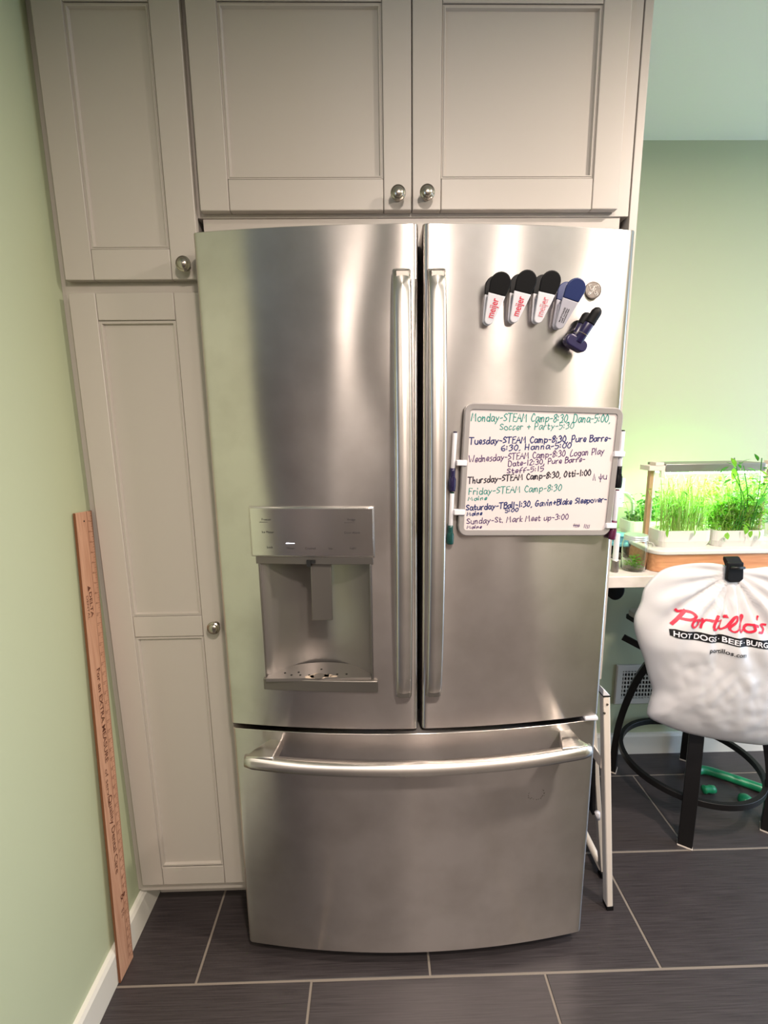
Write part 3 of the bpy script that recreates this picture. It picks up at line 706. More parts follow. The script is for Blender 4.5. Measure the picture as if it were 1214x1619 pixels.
for s, a, b_, cap, m, w in [
    ('Monday-STEAM Camp-8:30, Dana-5:00,', (-0.1660, 0.1040), (0.1500, 0.1100), 0.0165, M_teal, 1.0),
    ('Soccer + Party-5:30', (-0.0995, 0.0870), (0.0678, 0.0947), 0.0135, M_teal, 0.85),
    ('Tuesday-STEAM Camp-8:30, Pure Barre-', (-0.1678, 0.0560), (0.1560, 0.0703), 0.0135, M_navyink, 1.15),
    ('6:30, Hanna-5:00', (-0.0928, 0.0440), (0.0665, 0.0534), 0.0120, M_navyink, 1.1),
    ('Wednesday-STEAM Camp-8:30, Logan Play', (-0.1660, 0.0179), (0.1440, 0.0420), 0.0135, M_purp, 0.9),
    ('Date-12:30, Pure Barre-', (-0.0749, 0.0110), (0.1013, 0.0247), 0.0115, M_purp, 0.9),
    ('Steff-5:15', (-0.0766, -0.0045), (0.0086, 0.0028), 0.0105, M_purp, 0.9),
    ('Thursday-STEAM Camp-8:30, Otti-1:00', (-0.1657, -0.0274), (0.1178, -0.0055), 0.0130, M_blkink, 1.15),
    ('^~u', (0.1240, -0.0168), (0.1570, -0.0128), 0.0150, M_purp, 0.8),
    ('Friday-STEAM Camp-8:30', (-0.1632, -0.0518), (0.0535, -0.0398), 0.0140, M_teal, 0.9),
    ('Maine', (-0.1624, -0.0648), (-0.1150, -0.0612), 0.0080, M_teal, 0.85),
    ('Saturday-TBall-1:30, Gavin+Blake Sleepover-', (-0.1668, -0.0863), (0.1620, -0.0641), 0.0125, M_navyink, 1.15),
    ('Maine', (-0.1629, -0.0983), (-0.1240, -0.0946), 0.0080, M_navyink, 1.0), ('5:00', (-0.0738, -0.0901), (-0.0420, -0.0864), 0.0080, M_navyink, 1.0),
    ('Sunday-St. Mark Meet up-3:00', (-0.1640, -0.1162), (0.0755, -0.1041), 0.0125, M_purp, 0.85),
    ('Maine', (-0.1613, -0.1262), (-0.1230, -0.1244), 0.0065, M_purp, 0.8), ('# ////', (0.0876, -0.1217), (0.1275, -0.1254), 0.0080, M_purp, 0.7)]:
    handwriting(s, a, b_, cap, K*w, m, brd, fn, jitter=0.0006)
for x0, x1, z in ((-0.1890, -0.1665, 0.0170), (-0.1890, -0.1650, -0.0888), (0.1640, 0.1890, 0.0426), (0.1640, 0.1890, -0.1180)):
    b = bmesh.new(); box(b, x0, x1, -0.004, 0.009, z-0.006, z+0.006, MB_)
    xr = -0.191 if x0 < 0 else 0.186
    part('marker_holder', b, M_wplast, WB, bevel=0.0015)
def marker(label, p_end, p_mid, p_cap, mcap, endcol):
    e, mid, c = [MB_ @ Vector((p[0], 0.006, p[1])) for p in (p_end, p_mid, p_cap)]
    t = thing('dry_erase_marker', label, 'marker', tuple(mid), 'markers clipped to the whiteboard')
    d = (mid-e).normalized(); r = 0.0050
    b = bmesh.new(); tube(b, [e, mid], r, 14); part('barrel', b, M_wplast, t, smooth=True, bevel=0.0005)
    b = bmesh.new(); tube(b, [e-d*0.003, e], r*0.8, 12); part('end_plug', b, endcol, t)
    dc = (c-mid)
    b = bmesh.new(); tube(b, smooth_pts([mid, mid+dc*0.3, mid+dc*0.42, mid+dc*0.5, mid+dc*0.97, c], 2), r*1.25, 14, scales=[0.9, 0.9, 0.92, 0.92, 1.0, 1.1, 1.25, 1.3, 1.2, 1.1, 0.9]); part('cap', b, mcap, t, smooth=True)
    b = bmesh.new(); p0 = mid+dc*0.35; obox(b, p0+nn*-0.007, p0+dc*0.45+nn*-0.0075, 0.004, 0.0022, ux); part('pocket_clip', b, mcap, t)
    return t
marker('white marker with navy cap on the upper left edge of the whiteboard', (-0.1935, 0.0790), (-0.1945, 0.0048), (-0.1935, -0.0434), M_indigo, M_indigo)
marker('white marker with dark green cap on the lower left edge of the whiteboard', (-0.1930, -0.0490), (-0.1930, -0.1190), (-0.1920, -0.1600), M_dgreen, M_dgreen)
marker('white marker with black cap on the upper right edge of the whiteboard', (0.1835, 0.0918), (0.1850, 0.0155), (0.1870, -0.0323), M_blk, M_blk)
marker('white marker with maroon cap on the lower right edge of the whiteboard', (0.1870, -0.0390), (0.1880, -0.1075), (0.1865, -0.1506), M_maroon, M_maroon)

# ================================================================== YARDSTICK
t = thing('yardstick', 'long printed wooden measuring stick leaning in the left corner', 'ruler', (-0.68, 1.01, 0))
p_b, p_t = Vector((-0.6800, 1.0145, 0.001)), Vector((-0.6935, 1.1030, 1.219))
tz = (p_t-p_b).normalized(); wy = (Vector((0, 1, 0)) - tz*tz.y).normalized(); nx = wy.cross(tz); nx = nx if nx.x > 0 else -nx
HWY = 0.0315
bm = bmesh.new(); Lr = (p_t-p_b).length
MY = Matrix(((nx.x, wy.x, tz.x, p_b.x), (nx.y, wy.y, tz.y, p_b.y), (nx.z, wy.z, tz.z, p_b.z), (0, 0, 0, 1)))
box(bm, -0.0025, 0.0025, -HWY, HWY, 0, Lr, MY); st = part('blade', bm, M_wood, t, bevel=0.0008)
bm = bmesh.new(); box(bm, -0.0026, 0.0026, -HWY-0.0008, -HWY+0.0004, 0, Lr, MY); part('dark_edge', bm, M_woodedge, st)  # strip along one long edge, darker brown than the blade
bm = bmesh.new(); lathe(bm, [(0.0022, 0.0024), (0.0022, 0.0028)], (0, 0, 0), 'X', 12)
for v in bm.verts: v.co = MY @ (v.co + Vector((0, -0.002, Lr-0.022)))
part('hang_hole', bm, M_gap, st)
bm = bmesh.new(); box(bm, 0.0024, 0.0027, 0.0095, 0.0102, 0.02, Lr, MY)
for i in range(int(Lr/0.0254*8)):
    z = Lr - 0.0254/8*i
    l = 0.013 if i % 8 == 0 else (0.009 if i % 4 == 0 else (0.006 if i % 2 == 0 else 0.004))
    if z > 0.01: box(bm, 0.0024, 0.0027, HWY-l, HWY-0.0005, z-0.0004, z+0.0004, MY)
part('graduation_marks', bm, M_brownink, st, kind='stuff')
def ytext(s, y, ztop, size, fit=None, bold=0.0):
    me = text_mesh(s, size, fit=fit, bold=bold)    # reads downwards, letters' tops towards +y
    me.transform(MY @ Matrix(((0, 0, 1, 0.0028), (0, 1, 0, y), (-1, 0, 0, ztop), (0, 0, 0, 1)))); link_mesh('lettering', me, M_brownink, st)
for i in range(1, 48): ytext(str(i), 0.0120, Lr-0.0254*i+0.004, 0.0095)
bm = bmesh.new(); v = [bm.verts.new(MY @ Vector((0.0028, y, z))) for y, z in ((-0.013, 1.045), (-0.013, 1.030), (-0.001, 1.0375))]; bm.faces.new(v); part('printed_triangle', bm, M_brownink, st)
ytext('DELTA', -0.0095, 1.028, 0.014, fit=0.062, bold=0.0003); ytext('DENTAL', -0.0215, 1.022, 0.011, fit=0.058)
ytext('For an EXTRA MEASURE', -0.0085, 0.835, 0.019, fit=0.245, bold=0.0003)
ytext('of service', -0.014, 0.575, 0.017, fit=0.10); ytext('Quality Dental Care', -0.010, 0.500, 0.021, fit=0.215, bold=0.0002)
ytext('&', 0.0, 0.215, 0.03); ytext('8 ft', -0.002, 0.175, 0.016)

# ================================================================== STEP STOOL beside the panel
t = thing('step_stool', 'folded white metal step stool standing against the end panel', 'step stool', (0.665, 1.3, 0))
for y0 in (1.140, 1.500):
    b = bmesh.new(); obox(b, (0.670, y0, 0.012), (0.6165, y0+0.012, 0.683), 0.0185, 0.026); part('front_rail', b, M_lad, t, bevel=0.003)
    b = bmesh.new(); obox(b, (0.6709, y0, 0.001), (0.670, y0, 0.014), 0.019, 0.027); part('rubber_foot', b, M_blk, t)
    b = bmesh.new(); obox(b, (0.6165, y0+0.012, 0.683), (0.6163, y0+0.012, 0.686), 0.019, 0.027); part('cap_gasket', b, M_blk, t)
    b = bmesh.new(); prism(b, [(0.6065, 0.686), (0.626, 0.686), (0.612, 0.700), (0.6065, 0.705)], y0, y0+0.026, 'Y'); part('top_cap', b, M_wplast, t, bevel=0.001)
    for xx, zz in ((0.6183, 0.662), (0.6125, 0.636)):
        b = bmesh.new(); lathe(b, [(0.0035, 0), (0.003, -0.0025), (0, -0.003)], (xx, y0-0.013+0.012, zz), 'Y', 12); part('rivet', b, M_nickel, t)
for y0 in (1.180, 1.470):
    b = bmesh.new(); obox(b, (0.700, y0+0.06, 0.014), (0.6135, y0+0.03, 0.60), 0.014, 0.020); part('rear_rail', b, M_lad, t, bevel=0.002)
b = bmesh.new(); tube(b, [(0.700, 1.235, 0.022), (0.706, 1.52, 0.022)], 0.011, 12); part('rear_foot_bar', b, M_lad, t, smooth=True)
b = bmesh.new(); box(b, 0.690, 0.712, 1.224, 1.246, 0.0005, 0.020); part('rubber_foot', b, M_blk, t, bevel=0.002)
b = bmesh.new(); box(b, 0.690, 0.712, 1.50, 1.52, 0.0005, 0.020); part('rubber_foot', b, M_blk, t, bevel=0.002)
b = bmesh.new(); obox(b, (0.6250, 1.155, 0.470), (0.6250, 1.50, 0.470), 0.004, 0.035); part('cross_brace', b, M_lad, t)
b = bmesh.new(); obox(b, (0.6235, 1.165, 0.440), (0.6360, 1.165, 0.270), 0.016, 0.004, Vector((1, 0, 0)));
bm = bmesh.new(); M0 = Matrix.Identity(4)
pr_ = [(0.6150, 0.448), (0.6260, 0.450), (0.6390, 0.268), (0.6290, 0.266)]
b.free(); b = bmesh.new(); prism(b, pr_, 1.19, 1.47, 'Y'); part('folded_tread', b, M_blk, t, bevel=0.001); bm.free()
b = bmesh.new(); tube(b, [(0.6420, 1.180, 0.262), (0.6380, 1.180, 0.285)], 0.008, 10, scales=[0.7, 1]); part('tread_end_cap', b, M_wplast, t, smooth=True)

# ================================================================== COUNTER, PLANTER, JARS
CF, CZ = 1.380, 0.940
t = thing('counter_shelf', 'white laminate breakfast counter along the green wall', 'counter', (1.7, 1.6, 0.9))
part('countertop', B(0.603, 2.0, CF, YW-0.001, CZ-0.037, CZ), M_counter, t, bevel=0.002)
for x in (0.85, 1.85):
    b = bmesh.new(); prism(b, [(YW-0.001, 0.902), (1.50, 0.902), (1.52, 0.885), (1.775, 0.66), (YW-0.001, 0.66)], x-0.012+0.0, x+0.012, 'X'); 
    if x > 1: part('bracket', b, M_wplast, t, bevel=0.002)
    else: b.free()
o = part('cord_reel', lathe(bmesh.new(), [(0.028, 0.0), (0.034, 0.004), (0.034, 0.022), (0.028, 0.026), (0.010, 0.028), (0.010, 0.032), (0, 0.032)], (0.800, 1.470, 0.860), 'Y', 28, sx=0.85), M_blk, None, (0.800, 1.47, 0.86), smooth=False, bevel=0.001)
tag(o, 'black round object hanging under the white counter beside the refrigerator', 'reel')

PL = thing('hydroponic_planter', 'wooden hydroponic herb planter with an overhead grow light on the counter', 'planter', (1.12, 1.56, CZ))
px0, px1, py0, py1 = 0.880, 1.400, 1.415, 1.735
b = bmesh.new(); prism(b, rrect(px0, px1, py0, py1, 0.03), CZ+0.0005, 0.998); part('wooden_base', b, M_bamboo, PL, bevel=0.002)
bm = bmesh.new(); prism(bm, rrect(px0-0.006, px1+0.006, py0-0.008, py1+0.006, 0.04), 0.998, 1.013); part('tray', bm, M_pot, PL, bevel=0.004, seg=3)
for x in (0.905, 1.285):
    b = bmesh.new(); box(b, x-0.0065, x+0.0055, 1.506, 1.522, 0.985 if x > 1 else 0.942, 1.262); 
    part('post', b, M_post, PL, bevel=0.001)
    b = bmesh.new(); box(b, x+(0.0056 if x < 1 else -0.0096), x+(0.0096 if x < 1 else -0.0066), 1.506, 1.522, 0.985, 1.26); part('post_rail', b, M_wplast, PL)
    b = bmesh.new(); box(b, x-0.022 if x < 1 else x-0.03, x+0.03 if x < 1 else x+0.022, 1.487, 1.543, 1.258, 1.274); box(b, x-0.003, x+0.024 if x < 1 else x+0.010, 1.486, 1.52, 1.274, 1.285)
    box(b, x+0.018 if x < 1 else x-0.03, x+0.03 if x < 1 else x-0.018, 1.486, 1.50, 1.236, 1.258); part('bracket', b, M_lad, PL, bevel=0.001)
b = bmesh.new(); box(b, 0.935, 1.262, 1.486, 1.590, 1.252, 1.279); lb = part('light_bar', b, M_alu, PL, bevel=0.002)
part('lamp_diffuser', B(0.945, 1.252, 1.494, 1.582, 1.246, 1.2515), M_lamp, lb, label='glowing white grow lamp')
def pot(x0, x1, y0, y1, z1, label):
    bm = bmesh.new(); rr = 0.022
    o0 = rrect(x0+0.006, x1-0.006, y0+0.006, y1-0.006, rr); o1 = rrect(x0, x1, y0, y1, rr); i1 = rrect(x0+0.004, x1-0.004, y0+0.004, y1-0.004, rr); i2 = rrect(x0+0.006, x1-0.006, y0+0.006, y1-0.006, rr)
    zb = 1.0132
    rs = [[bm.verts.new((a, c, z)) for a, c in pts] for pts, z in ((o0, zb), (o1, zb+0.02), (o1, z1), (i1, z1), (i2, z1-0.012))]
    n = len(o0); bm.faces.new(rs[0][::-1]); bm.faces.new(rs[-1])
    for a, c in zip(rs, rs[1:]):
        for i in range(n): bm.faces.new((a[i], a[(i+1) % n], c[(i+1) % n], c[i]))
    bmesh.ops.recalc_face_normals(bm, faces=bm.faces)
    o = part('herb_pot', bm, M_pot, None, ((x0+x1)/2, (y0+y1)/2, zb)); tag(o, label, 'pot', 'white herb pots standing in the planter tray'); return o
pot(0.912, 1.082, 1.440, 1.530, 1.068, 'white oval pot of thin grassy herbs, front left in the planter')
pot(1.090, 1.258, 1.440, 1.530, 1.066, 'white oval pot of bushy herbs, front right in the planter')
pot(0.900, 1.040, 1.600, 1.690, 1.066, 'white pot at the back left corner of the planter behind the wooden post')
pot(1.270, 1.385, 1.600, 1.690, 1.066, 'white pot at the right end of the planter with a pale plant')

def translucent(m, col, f):
    b = m.node_tree.nodes['Principled BSDF']; tr = nd(m, 'ShaderNodeBsdfTranslucent'); tr.inputs[0].default_value = (*col, 1)
    mx = nd(m, 'ShaderNodeMixShader'); mx.inputs[0].default_value = f
    lk(m, b.outputs[0], mx.inputs[1]); lk(m, tr.outputs[0], mx.inputs[2]); lk(m, mx.outputs[0], m.node_tree.nodes['Material Output'].inputs[0])
translucent(M_leaf, srgb(170, 220, 70), 0.45); translucent(M_leafd, srgb(90, 160, 50), 0.15); translucent(M_stem, srgb(200, 220, 110), 0.3); translucent(M_sage, srgb(190, 225, 180), 0.4)
def leaf_geo(bm, p, d, L, w, bend=0.3, upv=Vector((0, 0, 1))):
    d = d.normalized(); s = d.cross(upv)
    if s.length < 1e-3: s = Vector((1, 0, 0))
    s.normalize(); n = s.cross(d)
    prof = [(0, 0.08), (0.25, 0.8), (0.55, 1.0), (0.82, 0.6), (1.0, 0.05)]
    rows = []
    for t, ww in prof:
        c = p + d*L*t - n*bend*L*t*t
        rows.append([bm.verts.new(c - s*w*ww/2 + n*w*0.12*ww), bm.verts.new(c), bm.verts.new(c + s*w*ww/2 + n*w*0.12*ww)])
    for a, b_ in zip(rows, rows[1:]):
        bm.faces.new((a[0], a[1], b_[1], b_[0])); bm.faces.new((a[1], a[2], b_[2], b_[1]))
R = random.Random(11)
def herb(label, x0, x1, y0, y1, z0, nst, hmin, hmax, spread, lpn, lL, lw, mleaf, mstem=None, lean=(0, 0), bigs=(), group='herbs growing in the planter', curl=0.2):
    t = thing('herb_plant', label, 'plant', ((x0+x1)/2, (y0+y1)/2, z0), group)
    sb, fb = bmesh.new(), bmesh.new()
    for i in range(nst):
        bx_, by_ = R.uniform(x0, x1), R.uniform(y0, y1); h = R.uniform(hmin, hmax)
        tx, ty = bx_+R.gauss(0, spread)+lean[0]*h, by_+R.gauss(0, spread*0.5)+lean[1]*h
        mx, my = bx_+(tx-bx_)*0.3, by_+(ty-by_)*0.3
        pts = smooth_pts([(bx_, by_, z0-0.01), (mx, my, z0+h*0.5), (tx, ty, z0+h)], 4)
        tube(sb, pts, R.uniform(0.0006, 0.0013), 3, caps=False)
        for k in range(lpn):
            f = R.uniform(0.25, 1.0); q = pts[min(len(pts)-1, int(f*len(pts)))]
            a = R.uniform(0, 2*PI); d = Vector((math.cos(a), math.sin(a)*0.7, R.uniform(-0.2, 0.9)))
            leaf_geo(fb, q, d, lL*R.uniform(0.6, 1.25), lw*R.uniform(0.7, 1.2), curl)
    part('stems', sb, mstem or M_stem, t, kind='stuff'); part('foliage', fb, mleaf, t, kind='stuff')
    for (p, d, L, w, m) in bigs:
        b = bmesh.new(); leaf_geo(b, Vector(p), Vector(d), L, w, 0.25); part('leaf', b, m, t, smooth=True)
    return t
D = M_leafd
herb('tall thin grassy herb with feathery yellow-green stems, front left in the planter', 0.930, 1.065, 1.455, 1.515, 1.06, 150, 0.07, 0.185, 0.026, 5, 0.015, 0.0050, M_leaf,
     bigs=[((0.955, 1.43, 1.205), (-1, 0, 0.3), 0.022, 0.012, D), ((0.952, 1.43, 1.160), (-1, 0, -0.1), 0.024, 0.013, M_leaf), ((0.975, 1.43, 1.185), (-0.4, 0, 0.7), 0.018, 0.011, D), ((0.925, 1.425, 1.080), (-0.3, 0, -1), 0.028, 0.016, M_leaf),
           ((1.010, 1.43, 1.20), (0.6, 0, 0.3), 0.020, 0.012, M_leaf), ((1.010, 1.43, 1.075), (0.2, -0.2, -1), 0.022, 0.018, M_leaf), ((1.055, 1.42, 1.215), (0.5, 0, -0.4), 0.022, 0.013, M_leaf)])
herb('dense bushy herb with small bright leaves, front right in the planter', 1.10, 1.25, 1.455, 1.515, 1.055, 150, 0.05, 0.18, 0.036, 8, 0.019, 0.010, M_leaf,
     bigs=[((1.115, 1.425, 1.065), (0.0, 0, -1), 0.022, 0.018, M_leaf), ((1.215, 1.425, 1.070), (0.2, -0.2, -1), 0.030, 0.024, M_leaf), ((1.165, 1.42, 1.085), (0.3, 0, -0.8), 0.026, 0.022, M_leaf), ((1.190, 1.42, 1.07), (-0.3, 0, -0.7), 0.022, 0.018, M_leaf)])
bl = []
for (x, z, dx, dz, L) in [(1.105, 1.300, 0.7, -0.7, .026), (1.105, 1.285, 0.9, -0.3, .026), (1.115, 1.272, -0.8, -0.4, .024), (1.130, 1.268, 0.3, -1, .028), (1.150, 1.262, 0.9, -0.2, .026), (1.172, 1.268, 0.9, -0.3, .026),
                          (1.200, 1.288, -0.3, 0.8, .020), (1.190, 1.262, 1.0, -0.3, .028), (1.110, 1.235, -0.9, -0.2, .022), (1.145, 1.238, 0.2, -1, .03), (1.165, 1.232, 0.8, 0.2, .028), (1.20, 1.235, 0.6, -0.6, .028),
                          (1.235, 1.225, 0.7, -0.3, .026), (1.245, 1.195, 0.8, 0.3, .026), (1.19, 1.20, -0.6, -0.4, .024), (1.17, 1.185, 0.8, -0.4, .024), (1.225, 1.175, -0.7, -0.4, .026), (1.262, 1.215, 0.9, 0.2, .03), (1.27, 1.185, 0.9, -0.2, .03)]:
    bl.append(((x, 1.440+R.uniform(-0.02, 0.015), z), (dx, R.uniform(-0.4, 0.2), dz), L*1.35, L*0.68, D if R.random() < 0.7 else M_leaf))
tall_herb = herb('tall broad-leaved herb rising above the light bar, right of the grassy herb', 1.13, 1.23, 1.445, 1.50, 1.06, 16, 0.12, 0.23, 0.03, 5, 0.022, 0.011, D, bigs=bl)
tsb = bmesh.new()
for (xa_, xb_, zb_) in ((1.15, 1.118, 1.300), (1.17, 1.150, 1.275), (1.20, 1.205, 1.298), (1.21, 1.245, 1.24), (1.16, 1.120, 1.25), (1.21, 1.265, 1.215)):
    tube(tsb, smooth_pts([(xa_, 1.45, 1.06), (xa_+0.01, 1.44, 1.16), (xb_, 1.438, zb_)], 5), 0.0014, 5)
part('tall_stalks', tsb, M_leafd, tall_herb, kind='stuff')
herb('low leafy herb in the back left pot behind the wooden post', 0.915, 1.03, 1.61, 1.68, 1.055, 40, 0.03, 0.12, 0.02, 7, 0.018, 0.010, M_leafd)
herb('pale sage-green herb at the right end of the planter', 1.29, 1.38, 1.50, 1.66, 1.055, 30, 0.05, 0.17, 0.03, 8, 0.034, 0.016, M_sage)
herb('tall stemmed herb at the back of the planter under the lamp', 1.02, 1.25, 1.60, 1.68, 1.02, 40, 0.10, 0.20, 0.03, 6, 0.02, 0.010, M_leaf)

# mason jar mug with basil
JX, JY = 0.838, 1.452
t = thing('mason_jar_mug', 'clear glass jar mug with silver lid and green herbs inside', 'jar', (JX, JY, CZ))
def glass_shell(prof, c, n=32, t_=0.0022):
    b = bmesh.new(); outer = prof; inner = [(max(r-t_, 0.0), h+(t_ if i == 0 or i == 1 else 0)) for i, (r, h) in enumerate(prof)]
    lathe(b, outer+inner[::-1], c, 'Z', n); bmesh.ops.recalc_face_normals(b, faces=b.faces); return b
part('glass_body', glass_shell([(0.0, 0.0005), (0.034, 0.0005), (0.0385, 0.006), (0.0390, 0.085), (0.036, 0.096), (0.031, 0.102), (0.031, 0.108)], (JX, JY, CZ)), M_glass, t, smooth=True)
b = bmesh.new(); tube(b, smooth_pts([(JX+0.037, JY, CZ+0.088), (JX+0.056, JY, CZ+0.084), (JX+0.062, JY, CZ+0.062), (JX+0.056, JY, CZ+0.030), (JX+0.058, JY, CZ+0.008)], 6), 0.0045, 10); part('glass_handle', b, M_glass, t, smooth=True)
M_lid = mat('satin_tin', srgb(200, 206, 206), 0.35, 0.6)
part('lid', lathe(bmesh.new(), [(0.0345, 0.100), (0.0355, 0.101), (0.0345, 0.104), (0.0355, 0.107), (0.0345, 0.110), (0.0355, 0.113), (0.034, 0.1165), (0, 0.1165)], (JX, JY, CZ), 'Z', 36), M_lid, t, label='silver screw lid')
fb = bmesh.new()
for k in range(70):
    a = R.uniform(0, 2*PI); r = R.uniform(0, 0.022); leaf_geo(fb, Vector((JX+r*math.cos(a), JY+r*math.sin(a), CZ+0.008+R.uniform(0, 0.042)*(1-r/0.04))), Vector((math.cos(a), math.sin(a), R.uniform(-0.2, 1.2))), 0.014, 0.010, 0.2)
o = part('herb_cutting', fb, M_leaf, None, (JX, JY, CZ+0.004)); tag(o, 'loose green herb leaves inside the glass jar mug', 'herbs', kind='stuff')
# blue lidded glass behind
JX2, JY2 = 0.862, 1.590
t = thing('lidded_glass', 'short clear glass with blue lid behind the jar mug', 'glass', (JX2, JY2, CZ))
part('glass_body', glass_shell([(0.0, 0.0005), (0.030, 0.0005), (0.034, 0.006), (0.036, 0.05)], (JX2, JY2, CZ), 28), M_glass, t, smooth=True)
part('lid', lathe(bmesh.new(), [(0.037, 0.048), (0.039, 0.052), (0.037, 0.058), (0.030, 0.062), (0.030, 0.078), (0.034, 0.082), (0.034, 0.086), (0, 0.088)], (JX2, JY2, CZ), 'Z', 28), M_glassb, t, label='blue lid')
t = thing('slim_white_tube', 'slim white upright tube with grey base between the refrigerator and the jar', 'tube', (0.765, 1.43, CZ))
part('tube', lathe(bmesh.new(), [(0.010, 0.0385), (0.0085, 0.042), (0.0085, 0.126), (0, 0.126)], (0.765, 1.43, CZ), 'Z', 20), M_wplast, t, smooth=False)
part('base', lathe(bmesh.new(), [(0.0105, 0.0005), (0.0115, 0.003), (0.0115, 0.037), (0.010, 0.039), (0, 0.039)], (0.765, 1.43, CZ), 'Z', 20), M_gplast, t)
# cord and plug on the wall
t = thing('lamp_cord', 'pale green-lit power cord and plug on the wall behind the jar', 'cord', (0.98, YW, 1.13))
b = bmesh.new(); box(b, 0.915, 0.952, YW-0.035, YW-0.007, 1.122, 1.160); part('plug', b, M_wplast, t, bevel=0.004)
b = bmesh.new(); tube(b, smooth_pts([(0.950, YW-0.020, 1.146), (0.985, YW-0.012, 1.140), (1.010, YW-0.008, 1.105), (1.014, YW-0.008, 1.04), (1.014, YW-0.02, 0.962)], 6), 0.003, 8); part('cable', b, M_wplast, t, smooth=True)
b = bmesh.new(); tube(b, smooth_pts([(1.09, YW-0.01, 1.13), (1.035, YW-0.01, 1.085), (1.02, YW-0.01, 1.045), (1.05, YW-0.01, 0.99), (1.075, YW-0.03, 0.965)], 6), 0.0025, 8); part('cable', b, M_wplast, t, smooth=True)
b = bmesh.new(); box(b, 0.900, 0.972, YW-0.006, YW-0.0005, 1.085, 1.200); o = part('outlet_plate', b, M_wplast, None, (0.936, YW, 1.14), bevel=0.002); tag(o, 'white wall outlet plate behind the plug', 'outlet')

# ================================================================== VENT
t = thing('wall_register', 'white wall vent grille low on the green wall behind the stool', 'vent', (1.15, YW, 0.24))
x0, x1, z0, z1 = 1.0, 1.33, 0.234, 0.414; yv = YW-0.001
bm = bmesh.new(); rg = ring_profile(bm, x0, x1, z0, z1, [(0, yv), (0, yv-0.006), (0.004, yv-0.009), (0.026, yv-0.009), (0.028, yv-0.004)]); bmesh.ops.recalc_face_normals(bm, faces=bm.faces)
part('frame', bm, M_vent, t)
part('duct_opening', B(x0+0.027, x1-0.027, yv-0.003, yv-0.001, z0+0.027, z1-0.027), M_gap, t)
for i in range(7):
    z = z0+0.034+i*0.0187; b = bmesh.new(); box(b, x0+0.027, x1-0.027, yv-0.008, yv-0.003, z-0.0022, z+0.0022); part('louvre', b, M_vent, t)
for i in range(21):
    x = x0+0.034+i*0.013; b = bmesh.new(); box(b, x-0.0018, x+0.0018, yv-0.0075, yv-0.0035, z0+0.027, z1-0.027); part('fin', b, M_vent, t)

# ================================================================== BAR STOOL
SX, SY = 1.165, 1.545
t = thing('bar_stool', 'black metal bar stool with foot ring and pale seat under the counter', 'stool', (SX, SY, 0))
b = bmesh.new(); ring(b, (SX, SY, 0.162), 0.228, [(-0.011, -0.008), (0.011, -0.008), (0.011, 0.008), (-0.011, 0.008)], 72); part('foot_ring', b, M_blkmetal, t, bevel=0.001, angle=40)
for (fx, fy) in ((1.030, 1.335), (0.965, 1.690), (1.300, 1.738), (1.353, 1.392)):
    d = Vector((fx-SX, fy-SY, 0)); r0 = d.length; d.normalize(); side = Vector((-d.y, d.x, 0))
    rr = [(0.004, r0), (0.10, r0*1.0), (0.22, r0*0.965), (0.34, r0*0.87), (0.46, r0*0.72), (0.56, r0*0.50), (0.62, r0*0.30)]
    pts = smooth_pts([Vector((SX, SY, z))+d*r for z, r in rr], 4)
    w = 0.021
    b = bmesh.new(); sweep(b, pts, [(-w, -0.012), (w, -0.012), (w, 0.012), (-w, 0.012)], side=side); lg = part('leg', b, M_blkmetal, t, bevel=0.0015)
    b = bmesh.new(); c = Vector((SX, SY, 0))+d*r0; obox(b, c+Vector((0, 0, 0.0004)), c+Vector((0, 0, 0.005)), 0.044, 0.027, side); part('glide', b, M_lad, lg)
part('swivel', lathe(bmesh.new(), [(0.09, 0.600), (0.09, 0.632), (0.05, 0.640), (0.05, 0.655), (0, 0.655)], (SX, SY, 0), 'Z', 24), M_blkmetal, t)
a0 = math.atan2(1.690-SY, 0.965-SX) - PI/4
MS = Matrix.Translation((SX+0.02, SY+0.02, 0)) @ Matrix.Rotation(a0, 4, 'Z')
b = bmesh.new(); prism(b, rrect(-0.185, 0.185, -0.185, 0.185, 0.015), 0.656, 0.672, 'Z', MS); part('seat_board', b, M_blkmetal, t, bevel=0.002)
b = bmesh.new(); prism(b, rrect(-0.184, 0.184, -0.184, 0.184, 0.03), 0.6722, 0.694, 'Z', MS); part('seat_pad', b, M_cush, t, bevel=0.006, seg=3, label='pale grey seat pad')
b = bmesh.new(); obox(b, (0.945, 1.665, 0.600), (1.075, 1.600, 0.540), 0.024, 0.008, Vector((0, 0, 1))); part('seat_brace', b, M_blkmetal, t)

